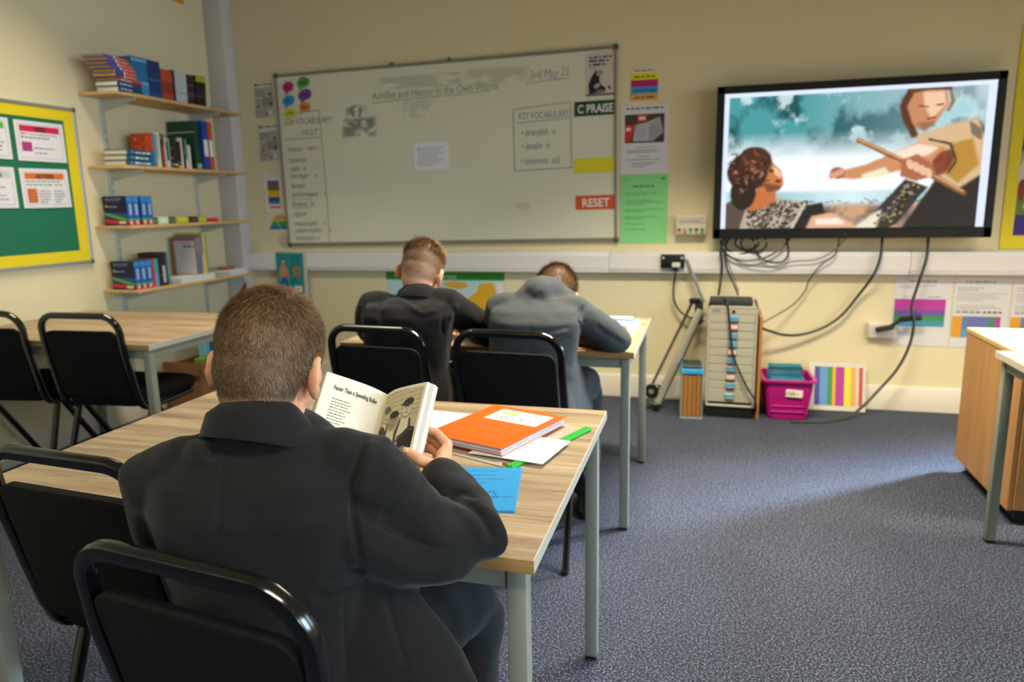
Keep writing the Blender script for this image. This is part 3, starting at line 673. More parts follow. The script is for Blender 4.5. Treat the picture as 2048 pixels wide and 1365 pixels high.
cv.line([(.715, .02), (.69, .12), (.71, .22), (.74, .32)], .05, '#5b3722', 1.2); cv.line([(.86, .01), (.875, .10), (.86, .16)], .025, '#9a6f48', 1); cv.line([(.72, .02), (.78, 0), (.86, .01)], .03, '#6a432a', 1)
cv.line([(.75, .12), (.785, .13)], .012, '#5a3222', .5); cv.line([(.815, .12), (.84, .115)], .012, '#5a3222', .5); cv.line([(.785, .215), (.815, .205)], .012, '#8a3328', .6); cv.poly([(.74, .24), (.82, .23), (.78, .31)], '#8a5b40', 1.5, .7)
# a wooden pole and a patterned cuff
cv.line([(.53, .35), (.72, .52), (.945, .75)], .036, '#8a5a34', .8); cv.line([(.53, .345), (.72, .51), (.94, .735)], .014, '#d3a26a', .8)
cv.poly([(.70, .50), (.76, .46), (.82, .54), (.84, .62), (.76, .66), (.70, .62)], '#b06a48', 1.2)
for i in range(4): cv.ell(.735+.024*i, .535+.022*i, .013, .04, '#e9bd9c', -.5, .7)
cv.poly([(.72, .64), (.81, .70), (.70, .97), (.66, 1), (.58, 1), (.60, .90)], '#3a3330', 1)
cv.poly([(.60, .90), (.64, .86), (.62, 1), (.53, 1)], '#e9e4c8', 2)
for i in range(60): 
    t_ = rng.random(); x_ = .75-.11*t_+rng.uniform(-.035, .035); y_ = .70+.25*t_+rng.uniform(-.03, .03); cv.ell(x_, y_, .006, .01, rng.choice(['#a08a4a', '#1a1716', '#8f857c', '#6b6358']), 0, .4)
px = .022
img = np.zeros((H_, W_, 3)); img[:] = lin('#dfe9ff')[:3]
ix0, ix1, iy0 = int(W_*px), int(W_*(1-px*1.3)), int(H_*.035)
yy_ = (np.linspace(0, H_-1, H_-iy0)).astype(int); xx_ = (np.linspace(0, W_-1, ix1-ix0)).astype(int)
img[iy0:, ix0:ix1] = cv.a[yy_][:, xx_]
sc_ = paint_mesh(img, tw-.088, th-.104, tv, 0, SCREEN, 'screen_picture'); sc_.location = (-tw/2+.044, -th/2+.06, .0565)

# ------------------------------------------------------------------ notice board on the left wall
# its plane: local x = +Y, local y = +Z, local z = +X
NY0, NY1, NZ0, NZ1 = 2.20, 3.417, 1.005, 1.865
nb = thing('notice_board', 'green notice board with yellow border and aluminium frame on the left wall', 'notice board', (XL, NY0, NZ0), ROT_LEFT)
nw, nh = NY1-NY0, NZ1-NZ0
MB().box((nw/2, nh/2, .006), (nw-.01, nh-.01, .012)).build('felt_panel', mat('green_backing_paper', '#0e6b4c', .7, noise=(3, .12)), nb)
Yb = MB()
for c_, d_ in (((nw/2, nh-.045, .0135), (nw-.03, .06, .003)), ((nw/2, .045, .0135), (nw-.03, .06, .003)), ((nw-.05, nh/2, .0137), (.065, nh-.03, .003)), ((.05, nh/2, .0137), (.065, nh-.03, .003))): Yb.box(c_, d_)
Yb.build('border_strip', mat('yellow_border', '#e3cb17', .6), nb)
for c_, d_ in (((nw/2, nh-.008, .01), (nw-.03, .018, .024)), ((nw/2, .008, .01), (nw-.03, .018, .024)), ((.008, nh/2, .01), (.018, nh-.03, .024)), ((nw-.008, nh/2, .01), (.018, nh-.03, .024))): MB().box(c_, d_, .004).build('frame_rail', M_ALU, nb)
for x_ in (.009, nw-.009):
    for y_ in (.009, nh-.009): MB().box((x_, y_, .011), (.026, .026, .028), .006).build('corner_cap', mat('corner_cap_grey', '#4a4c4c', .5), nb)
def grammar(lb, y0, z0, head, hc, body, tilt):
    r_ = sheet('grammar_poster', lb, 'poster', .295, .205, (XL+.0155, y0, z0), (PI/2, tilt, PI/2), '#e2dfe2', .0012, 'grammar posters on the green board')
    p = Print(); p.frame(.018, .016, .277, .189, .0016, '#77777f')
    p.rect(.028, .150, .267, .182, hc); body(p); p.build(r_, .0014)
    lettering(head, .032, r_, .147, .1545, .0026, mat('grammar_head', '#3c1d2a' if hc != '#c9c9c9' else '#4c4c50', .6), 'CENTER', .95, bold=.0008); return r_
def vb(p): p.words(.03, .07, .135, .008, '#b8506a').words(.08, .265, .135, .006, '#77777c').words(.03, .22, .117, .008, '#77777c').rect(.03, .05, .09, .098, '#c2408a').para(.035, .085, .097, 3, .015, .006, '#6d2450').para(.1, .265, .09, 2, .025, .007, '#88888d')
def ab(p): p.words(.03, .265, .135, .008, '#8f9a86').words(.03, .2, .117, .008, '#6f9a7a').words(.2, .25, .117, .008, '#cf7a5c').rect(.03, .028, .09, .102, '#d97a4a').para(.035, .085, .1, 5, .0145, .006, '#8a3f20').para(.1, .175, .1, 5, .0145, .006, '#8f8f93').para(.19, .265, .1, 5, .0145, .006, '#8f8f93')
def nn(p): p.para(.03, .26, .14, 6, .02, .008, '#8a8a8f')
grammar('white VERB poster with a crimson heading on the green board', 3.026, 1.564, 'VERB', '#cf1f4a', vb, .0)
grammar('white ADVERB poster with an orange heading on the green board', 3.02, 1.32, 'ADVERB', '#d9702a', ab, -.01)
grammar('white poster with a green heading, cut off at the photo edge', 2.70, 1.567, 'ADJECTIVE', '#57a93f', nn, .0)
grammar('white NOUN poster with a grey heading, cut off at the photo edge', 2.695, 1.322, 'PRONOUN', '#c9c9c9', nn, .0)
r = sheet('orange_notice', 'small orange paper notice high on the left wall', 'paper', .12, .2, (XL+.0012, 4.32, 2.655), (PI/2, 0, PI/2), '#d9912f')
Print().rect(.01, .02, .11, .17, '#e0a03c').build(r, .0014)

# ------------------------------------------------------------------ bookshelves on the left wall
SX0, SX1, SY0, SY1 = XL+.012, -3.205, 3.465, 4.60
SHZ = [1.94, 1.535, 1.195, .82]
for yy_ in (3.625, 4.375):
    r = thing('shelf_upright', 'slotted pale metal shelf upright on the left wall, '+('nearer the notice board' if yy_ < 4 else 'nearer the corner'), 'upright', (XL, yy_, .22), 0, 'shelf uprights')
    MB().box((.006, 0, .93), (.012, .028, 1.86), .002).build('rail', M_ALU if False else mat('upright_paint', '#b9c2bd', .4, .2), r)
    sl = MB()
    for k in range(37):
        for d_ in (-.006, .006): sl.box((.0122, d_, .04+k*.05), (.001, .003, .018))
    tag(sl.build('slots', mat('slot_dark', '#6f7874', .7), r, angle=0), kind='stuff')
shelf_names = ['top', 'second', 'third', 'lowest']
for k, z_ in enumerate(SHZ):
    r = thing('wall_shelf', 'pale pine wall shelf, %s of four on the left wall' % shelf_names[k], 'shelf', (0, 0, z_), 0, 'pine wall shelves')
    MB().box(((SX0+SX1)/2, (SY0+SY1)/2, .009), (SX1-SX0, SY1-SY0, .018), .002).build('board', M_PINE, r)
    for yy_ in (3.625, 4.375):
        M_ = Matrix.Translation((0, yy_, 0)) @ Matrix.Rotation(PI/2, 4, 'X')
        MB().prism([(XL+.012, -.001), (-3.225, -.001), (-3.225, -.012), (XL+.03, -.062), (XL+.012, -.062)], -.008, .008, 0, M_).build('bracket', mat('upright_paint', '#b9c2bd', .4, .2), r, angle=0)
SH = [z_+.018 for z_ in SHZ]
M_PAGES = mat('book_pages', '#d8cba8', .8); M_PAGEW = mat('white_pages', '#dcd8cc', .8)

def make_book(name, label, cat, w, h, d, cover, spine_fn=None, pages=None, front=None, group=None, loc=(0,0,0), rot=0):
    """standing book: local x = spine direction outwards (+X), y = thickness w, z = height h, depth d behind the spine."""
    r_ = thing(name, label, cat, loc, rot, group)
    cm = mat('cover_'+cover.strip('#'), cover, .4)
    c_ = MB(); tk = min(.0018, w*.15)
    c_.box((-d/2, -w/2+tk/2, h/2), (d, tk, h)); c_.box((-d/2, w/2-tk/2, h/2), (d, tk, h)); c_.box((-.0015, 0, h/2), (.003, w, h), min(.0014, w*.2))
    c_.build('cover', cm, r_)
    MB().box((-d/2-.001, 0, h/2), (d-.006, w-2*tk, h-.006)).build('pages', pages or M_PAGES, r_, angle=0)
    if spine_fn:
        p = Print(); spine_fn(p, w, h); o_ = p.build(r_, 0, 'spine_print'); o_.rotation_euler = (PI/2, 0, PI/2); o_.location = (.0003, -w/2, 0)
    if front:
        p = Print(); front(p, d, h); o_ = p.build(r_, 0, 'cover_print'); o_.rotation_euler = (PI/2, 0, 0); o_.location = (-d, -w/2-.0003, 0)
    return r_
def sp(*bands):
    """bands: (z0, z1, colour) fractions of height"""
    def fn(p, w, h):
        for z0, z1, c_ in bands: p.rect(w*.08, h*z0, w*.92, h*z1, c_)
    return fn
FX = -3.222
# -- top shelf: leaning pile lying flat
z_ = SH[0]
pile = [('#1f3f66', .026, .0), ('#22406a', .026, .0), ('#b4413a', .021, .02), ('#3f4a8f', .019, .0), ('#4a4a94', .020, .008), ('#5a4f9a', .018, -.004), ('#554c96', .018, -.012), ('#5b519e', .019, -.02), ('#564d99', .012, -.024)]
ord_ = ['lowest', 'second', 'third', 'fourth', 'fifth', 'sixth', 'seventh', 'eighth', 'topmost']
for i, (c_, t_, off) in enumerate(pile):
    L_, D_ = (.205, .135) if i > 1 else (.2, .14)
    nm = 'dark blue hardback' if i < 2 else ('red paperback' if i == 2 else 'purple and red paperback')
    r = thing('stacked_book', '%s, %s in the flat pile on the top shelf' % (nm, ord_[i]), 'book', (-3.275, 3.575-i*.007+off, z_), random.uniform(-.05, .05)+.12, 'flat pile on the top shelf')
    cb = MB(); cb.box((0, 0, .0012), (D_, L_, .0024)); cb.box((0, 0, t_-.0012), (D_, L_, .0024)); cb.box((D_/2-.0015, 0, t_/2), (.003, L_, t_)); cb.build('cover', mat('cover_'+c_[1:], c_, .45), r)
    MB().box((-.002, 0, t_/2), (D_-.006, L_-.006, t_-.005)).build('pages', M_PAGEW if i < 2 else mat('yellow_pages', '#c79a50', .8), r, angle=0)
    if i > 2:
        p = Print(); p.rect(.09, .001, .2, t_-.001, '#c84636').rect(.075, .001, .09, t_-.001, '#cfd0d8').rect(.196, .001, .204, t_-.001, '#6f9a3f').words(.1, .19, t_*.35, t_*.35, '#e0b0a0')
    else:
        p = Print(); p.words(.02, .12, t_*.3, t_*.35, '#9fb7cf')
    o_ = p.build(r, 0, 'spine_print'); o_.rotation_euler = (PI/2, 0, PI/2); o_.location = (D_/2+.0003, -L_/2, 0)
    z_ += t_
ORD = ['first', 'second', 'third', 'fourth', 'fifth', 'sixth', 'seventh']
def row(books, y, z, x=FX, group=None):
    """books: (name, label, w, h, d, cover, spine_fn, lean)"""
    for bi, b in enumerate(books):
        nm, lb, w_, h_, d_, c_, fn = b[:7]; lb = lb % ORD[bi] if '%s' in lb else lb; lean = b[7] if len(b) > 7 else 0.0; fr = b[8] if len(b) > 8 else None
        pad = abs(math.sin(lean))*0
        r_ = make_book(nm, lb, 'book', w_-.0006, h_, d_, c_, fn, None, fr, group, (x, y+w_/2, z))
        if lean:
            r_.rotation_euler = (lean, 0, 0); dz = w_/2*abs(math.sin(lean)); r_.location.z = z+dz+.0004
        y += w_/math.cos(lean)+.0005
    return y
light_blue = sp((.02, .3, '#3f8fc4'), (.3, .36, '#8fc0dc'), (.4, .85, '#2f6fa8'), (.88, .96, '#7fb4d8'))
dark_blue = sp((.05, .1, '#2a5f9a'), (.45, .5, '#2f6fae'), (.15, .4, '#17407a'))
bk = []
for i in range(7): bk.append(('thin_book', '%s of seven thin light blue textbooks from the left on the top shelf', .0165, .212, .155, '#2b6ea6', light_blue, 0, (lambda p, d, h: p.rect(.01, .01, d-.01, h-.01, '#1f5a93').words(.02, d-.03, h-.05, .015, '#2f74b0')) if i == 0 else None))
y = row(bk, 3.625, SH[0], FX, 'light blue textbooks on the top shelf')
y = row([('thin_book', '%s of six dark blue textbooks from the left on the top shelf', .0165, .212, .155, '#143a72', dark_blue) for i in range(6)], y+.003, SH[0], FX, 'dark blue textbooks on the top shelf')
y = row([('paperback', '%s of five thin red paperbacks from the left on the top shelf', .0185, .178, .125, '#b8432f', sp((.1, .9, '#c44a34'), (.2, .6, '#8f3426'))) for i in range(5)], y+.004, SH[0], FX, 'red paperbacks on the top shelf')
y = row([('paperback', 'single black paperback beside red paperbacks on the top shelf', .018, .185, .125, '#1a1520', sp((.1, .9, '#2a2030')))], y, SH[0], FX)
y = row([('paperback', '%s of five pale grey paperbacks from the left on the top shelf', .02, .185, .125, '#b4bcbc', sp((.05, .95, '#bcc6c6'), (.3, .34, '#8f9a9a')), -.03) for i in range(5)], y+.004, SH[0], FX, 'pale grey paperbacks on the top shelf')
y = row([('paperback', '%s of three dark purple paperbacks from the left on the top shelf', .02, .18, .125, '#33202c', sp((.2, .4, '#6a3060'), (.6, .7, '#5b4a3a')), -.05) for i in range(3)], y+.006, SH[0], FX, 'purple paperbacks on the top shelf')
y = row([('paperback', '%s of five yellow topped black paperbacks from the left on the top shelf', .019, .188, .125, '#1b1a14', sp((.8, .985, '#c9b320'), (.3, .34, '#5a5430')), -.09) for i in range(5)], y+.01, SH[0], FX, 'black and yellow paperbacks on the top shelf')
r = thing('flat_folder', 'flat black folder lying at the far end of the top shelf', 'folder', (-3.29, 4.42, SH[0]), .1)
cb = MB(); cb.box((0, 0, .003), (.14, .2, .002)); cb.box((0, 0, .011), (.14, .2, .002), .0006); cb.box((-.069, 0, .007), (.002, .2, .01)); cb.build('cover', mat('cover_black', '#1c1d1c', .4), r); MB().box((0, 0, .007), (.13, .19, .006)).build('pages', M_PAGEW, r, angle=0)
# -- second shelf
z_ = SH[1]
for i in range(3):
    L_, D_, t_ = .235, .15, .03
    r = thing('stacked_book', 'teal blue hardback lying flat, %s of three on the second shelf' % ['lowest', 'middle', 'topmost'][i], 'book', (-3.29, 3.60+i*.003, z_), .06+.02*i, 'flat pile on the second shelf')
    cb = MB(); cb.box((0, 0, .0015), (D_, L_, .003)); cb.box((0, 0, t_-.0015), (D_, L_, .003)); cb.box((D_/2-.002, 0, t_/2), (.004, L_, t_)); cb.build('cover', mat('cover_tealblue', '#24567a', .45), r)
    MB().box((-.002, 0, t_/2), (D_-.008, L_-.008, t_-.006)).build('pages', M_PAGES, r, angle=0)
    p = Print(); p.words(.07, .2, .009, .012, '#c4d4dc').ell(.045, .015, .006, .006, '#8fb0c4'); p.rect(.21, .001, .232, t_-.001, '#2f6f94')
    o_ = p.build(r, 0, 'spine_print'); o_.rotation_euler = (PI/2, 0, PI/2); o_.location = (D_/2+.0003, -L_/2, 0); z_ += t_
y = 3.735
def fc(p, d, h):
    p.rect(.004, .004, d-.004, h-.004, '#c24422')
    for i in range(26): p.ell(random.uniform(.02, d-.02), random.uniform(.02, h-.02), random.uniform(.003, .014), random.uniform(.003, .012), random.choice(['#d9703a', '#a8341a', '#dc9a5c']), random.uniform(0, 3))
mixed = [('hardback', 'orange red picture book facing out on the second shelf', .016, .200, .155, '#b84a28', sp((.05, .95, '#2f86ae')), 0, fc),
 ('hardback', 'pale blue slim book beside the orange picture book', .014, .195, .13, '#6f96a8', None), ('hardback', 'grey slim book on the second shelf', .015, .195, .13, '#9aa3a3', sp((.0, .25, '#d8d8d4'))),
 ('hardback', 'cream white slim book on the second shelf', .017, .205, .13, '#d3cfc0', None), ('hardback', 'dark green slim book on the second shelf', .016, .2, .13, '#21483a', sp((.85, .95, '#8fa08c'))),
 ('hardback', 'brown slim book with an orange red lower spine on the second shelf', .019, .198, .13, '#4a2c26', sp((.02, .65, '#d2402c'))), ('hardback', 'pale cream book beside red spined one on the second shelf', .013, .19, .13, '#cfc8ae', None),
 ('hardback', 'dark teal book with a white spine foot on the second shelf', .019, .195, .13, '#1d4f4c', sp((.02, .22, '#dadad6'), (.8, .95, '#a8b05c'))), ('hardback', 'mint grey thin book on the second shelf', .012, .18, .13, '#7fa79a', None),
 ('hardback', 'thick black book with gold spots on the second shelf', .03, .192, .13, '#171614', sp((.3, .35, '#8a6a3a'), (.6, .64, '#8a6a3a'), (.1, .14, '#b09a6a'))), ('hardback', 'thick charcoal book on the second shelf', .033, .19, .13, '#22211f', sp((.08, .14, '#cfcabc'))),
 ('hardback', 'black book with a yellow spine foot on the second shelf', .03, .165, .12, '#141318', sp((.02, .12, '#d8b52a'), (.2, .24, '#9a8a9a'))), ('hardback', 'thin blush white book on the second shelf', .02, .19, .12, '#d3c0b4', None),
 ('hardback', 'dark brown book with gold lettering on the second shelf', .02, .19, .12, '#1c1812', sp((.5, .6, '#6a5a3a'))), ('hardback', 'sea green book with a white spine foot on the second shelf', .02, .185, .12, '#4f8f80', sp((.02, .3, '#dcdcdc')))]
y = row(mixed, y, SH[1], -3.235, None)
y = row([('paperback', 'white low book in front of the green binder', .026, .15, .11, '#d9d0c8', None)], y+.004, SH[1], -3.235)
def binder(lb, y_, w_, h_, d_, c_, lab, x=-3.232):
    r_ = thing('lever_binder', lb, 'binder', (x, y_+w_/2, SH[1]), 0)
    cm = mat('binder_'+c_[1:], c_, .4)
    for a in (-1, 1): MB().box((-d_/2, a*(w_/2-.002), h_/2), (d_, .004, h_), .001).build('cover_board', cm, r_)
    MB().box((-.002, 0, h_/2), (.004, w_, h_), .0012).build('spine', cm, r_); MB().box((-d_/2, 0, h_/2), (d_-.02, w_-.012, h_-.02)).build('pages', M_PAGEW, r_, angle=0)
    if lab: MB().box((.0004, 0, h_*.45), (.0012, w_*.72, h_*.34)).build('spine_label', M_PAPER, r_, angle=0)
    return r_
r = binder('dark green ring binder on the second shelf', 4.135, .055, .31, .2, '#0e3f2c', False, -3.25)
p = Print(); p.rect(.0, .235, .2, .243, '#a9b8ac').rect(.02, .03, .16, .2, '#0c3524'); o_ = p.build(r, 0, 'cover_print'); o_.rotation_euler = (PI/2, 0, 0); o_.location = (-.2, -.0278, 0)
p = Print(); p.rect(.005, .01, .05, .025, '#7fd070').rect(.005, .03, .05, .036, '#dfe8d8'); o_ = p.build(r, 0, 'spine_print'); o_.rotation_euler = (PI/2, 0, PI/2); o_.location = (.0003, -.0275, 0)
binder('royal blue lever binder with white label on the second shelf', 4.193, .052, .315, .22, '#1d3f9f', True)
binder('orange lever binder with white label on the second shelf', 4.248, .045, .315, .22, '#c94f1f', True)
# -- revision guides on the third and lowest shelf
def guide(n, y, zi, shelf, n_first):
    for i in range(n):
        def front(p, d, h):
            p.rect(.003, .003, d-.002, h-.003, '#151c3a').poly([(.003, h*.3), (d-.002, h*.16), (d-.002, h*.42), (.003, h*.44)], '#1d4f8f').poly([(.003, h*.38), (d*.6, h*.2), (d-.002, h*.16), (d-.002, h*.22), (.003, h*.46)], '#5fa53a').poly([(.003, h*.1), (d*.75, h*.05), (d-.002, h*.06), (d-.002, h*.12), (.003, h*.24)], '#c4304a')
            p.words(.02, d*.8, h*.88, .008, '#6f7a96').words(.02, d*.7, h*.82, .008, '#55607f').words(.03, d*.6, h*.62, .009, '#8f9ab8').ell(.022, h*.66, .008, .008, '#d9805a').rect(d*.62, h*.06, d*.9, h*.15, '#d8d0a8')
        def spine(p, w, h):
            p.rect(w*.02, .002, w*.98, h*.99, '#1f5fa8').rect(w*.02, h*.8, w*.98, h*.99, '#2f7fc0').rect(w*.02, h*.16, w*.98, h*.22, '#5fa53a').rect(w*.02, .002, w*.98, h*.12, '#c4304a').ell(w*.5, h*.1, w*.2, w*.25, '#e0b89a')
            for k in range(7): p.rect(w*.3, h*(.36+.055*k), w*.72, h*(.395+.055*k), '#b9c4d8')
        lb = 'thick blue revision guide, %s from the near end of the %s shelf' % (['first', 'second', 'third', 'fourth'][i], shelf)
        w_ = .047
        make_book('revision_guide', lb, 'book', w_-.001, .168, .165 if i == 0 else .13, '#151c3a', spine, M_PAGEW, front if i == 0 else None, 'revision guides on the shelves', (-3.232, y+w_/2, SH[zi]))
        y += w_+(.012 if i == 1 and zi == 2 else 0)
    return y
y = guide(4, 3.475, 2, 'third', 0)
# small boxes and pens lying on the third shelf
for i, (yy_, w_, h_, c_, lb) in enumerate(((3.70, .045, .04, '#3a4038', 'small dark box with a green stripe beside the revision guides on the third shelf'), (3.775, .085, .045, '#b9cfb0', 'white and green glue stick carton on the third shelf'), (3.85, .055, .042, '#4a4a46', 'dark grey small carton on the third shelf'), (3.945, .105, .042, '#a9b83a', 'lime green long carton on the third shelf'), (4.05, .075, .04, '#33292c', 'black brown small carton on the third shelf'), (4.135, .075, .038, '#a4b02e', 'yellow green small carton near the end of the third shelf'))):
    r = thing('small_carton', lb, 'box', (-3.28, yy_, SH[2]), 0, 'stationery cartons on the third shelf')
    MB().box((0, 0, h_/2), (.07, w_, h_), .002).build('carton', mat('carton_'+c_[1:], c_, .5), r)
    MB().box((.0356, 0, h_*.5), (.001, w_*.6, h_*.5)).build('printed_panel', mat('carton_panel_%d' % i, ('#4f8f3f', '#d9dfd4', '#6b6b66', '#d9c43a', '#5b4a44', '#d0c23a')[i], .5), r, angle=0)
r = thing('highlighter_cap', 'bright pink highlighter lying at the far end of the third shelf', 'pen', (-3.245, 4.24, SH[2]+.014), 0)
Mr = Matrix.Rotation(PI/2, 4, 'Y')
MB().lathe([(.006, -.10), (.012, -.095), (.012, .0)], 12, M=Mr).build('barrel', mat('pink_pen', '#e0265e', .4), r); MB().lathe([(.0135, 0), (.0135, .035), (.010, .038)], 12, M=Mr).build('cap', mat('pink_pen', '#e0265e', .4), r)
y = guide(3, 3.475, 3, 'lowest', 0)
low = [('hardback', 'magenta slim book on the lowest shelf', .017, .17, .13, '#b5376e', None, -.02), ('hardback', 'pink and green slim book on the lowest shelf', .015, .17, .13, '#4fa04f', sp((.02, .5, '#c9689a')), -.02), ('hardback', 'sky blue slim book on the lowest shelf', .018, .17, .13, '#2a9fc4', None, -.02),
 ('hardback', 'black book with gold print on the lowest shelf', .034, .205, .14, '#131210', sp((.3, .34, '#6a5a34'), (.6, .62, '#6a5a34'))), ('hardback', 'black and white spined book on the lowest shelf', .026, .205, .14, '#1b1a20', sp((.1, .6, '#b9b4b8'))), ('hardback', 'charcoal violet book on the lowest shelf', .02, .205, .14, '#3a3440', sp((.2, .8, '#544a58'))), ('hardback', 'teal thin book ending the dark books on the lowest shelf', .012, .2, .14, '#3f9a8a', None)]
y = row(low, y+.003, SH[3], -3.235)
for i, (yy_, w_, t0, x_, lb, c_) in enumerate(((3.805, .065, 0, -3.31, 'grey slim stack of paper lying on the lowest shelf', '#a4a6a8'), (4.005, .32, 0, -3.295, 'long pile of white paper lying on the lowest shelf', '#dcdad4'), (4.42, .2, 0, -3.29, 'white paper ream lying at the far end of the lowest shelf', '#d6dade'))):
    r = thing('paper_pile', lb, 'paper', (x_, yy_, SH[3]), 0.02*(i-1), 'paper piles on the lowest shelf')
    for k in range(4 if i else 2): MB().box((random.uniform(-.004, .004), random.uniform(-.006, .006), .0045+k*.009), (.16, w_, .0085), .001).build('sheets', mat('pile_'+c_[1:], c_, .7), r, angle=0)
zt = SH[3]+.037
def fc2(p, d, h): p.rect(.02, .004, d-.012, h-.025, '#b8babf').rect(.0, h-.02, d, h, '#a4624c').words(.09, d-.02, h*.72, .014, '#4a4a78').words(.05, d-.04, h*.83, .006, '#9a9aa2')
for (lb, yy_, w_, h_, d_, c_, fn, fr) in (('tall booklet with a white front and rust edges on the lowest shelf', 4.03, .03, .245, .19, '#a4624c', sp((.02, .55, '#2f7f94'), (.6, .95, '#4f93b0')), fc2), ('rust red tall booklet on the lowest shelf', 4.063, .016, .245, .19, '#b5705c', None, None), ('sky blue tall booklet on the lowest shelf', 4.081, .012, .255, .19, '#3f8fc4', sp((.0, .5, '#d0dade')), None), ('bright yellow tall booklet on the lowest shelf', 4.096, .024, .27, .2, '#d8c01c', None, None), ('grey green thin booklet behind the yellow one on the lowest shelf', 4.123, .012, .255, .19, '#7f9a8c', None, None)):
    make_book('tall_booklet', lb, 'book', w_-.001, h_, d_, c_, fn, M_PAGEW, fr, 'tall booklets on the lowest shelf', (-3.235, yy_+w_/2, zt))
r = thing('scrap_pad', 'small rust coloured pad on the white ream on the lowest shelf', 'paper', (-3.31, 4.41, SH[3]+.037), .2)
MB().box((0, 0, .008), (.08, .12, .016), .002).build('pad', mat('rust_pad', '#8f4a38', .6), r); MB().box((0, 0, .017), (.075, .11, .002)).build('top_sheet', mat('pad_top', '#b58a74', .6), r, angle=0)

# ------------------------------------------------------------------ tables
TH = .735
def make_table(label, x0, y0, x1, y1, name='classroom_table', edge_side=M_LITEDGE, top=M_TABLE, group='classroom tables'):
    w_, d_ = x1-x0, y1-y0
    t = thing(name, label, 'table', (x0, y0, 0), 0, group)
    MB().box((w_/2, d_/2, TH-.0125), (w_-.004, d_-.004, .025)).build('table_top', top, t, angle=0)
    for yy_ in (.0015, d_-.0015): MB().box((w_/2, yy_, TH-.0125), (w_, .003, .0246), .0008).build('edge_band', M_OAKEDGE, t)
    for xx_ in (.0015, w_-.0015): MB().box((xx_, d_/2, TH-.0125), (.003, d_-.004, .0246), .0008).build('edge_band', edge_side, t)
    L_ = .034; ins = .018
    for a in (ins+L_/2, w_-ins-L_/2):
        for b in (ins+L_/2, d_-ins-L_/2):
            lg = MB().box((a, b, (TH-.025+.012)/2), (L_, L_, TH-.025-.012), .003, seg=2).build('leg', M_LEG, t)
            MB().box((a, b, .007), (L_-.004, L_-.004, .014), .002).build('foot_cap', M_BLACKPLASTIC, lg)
    for b in (ins+L_/2, d_-ins-L_/2): MB().box((w_/2, b, TH-.025-.022), (w_-2*ins-2*L_-.001, .026, .04), .002).build('apron_rail', M_LEG, t)
    for a in (ins+L_/2, w_-ins-L_/2): MB().box((a, d_/2, TH-.025-.022), (.026, d_-2*ins-2*L_-.001, .04), .002).build('apron_rail', M_LEG, t)
    return t
make_table('oak laminate table in front where the nearest boy reads', -1.487, 1.035, -.254, 1.90)
make_table('oak laminate table by the wall where the two boys write', -1.49, 2.685, -.258, 3.525)
make_table('oak laminate table against the left wall with empty chairs', -3.465, 2.484, -2.283, 3.35)
make_table('grey topped desk cut off at the right edge of the photo', 1.03, 2.13, 2.23, 2.955, top=wood_mat('grey_oak_laminate', '#857b6d', '#a89e90', .4))
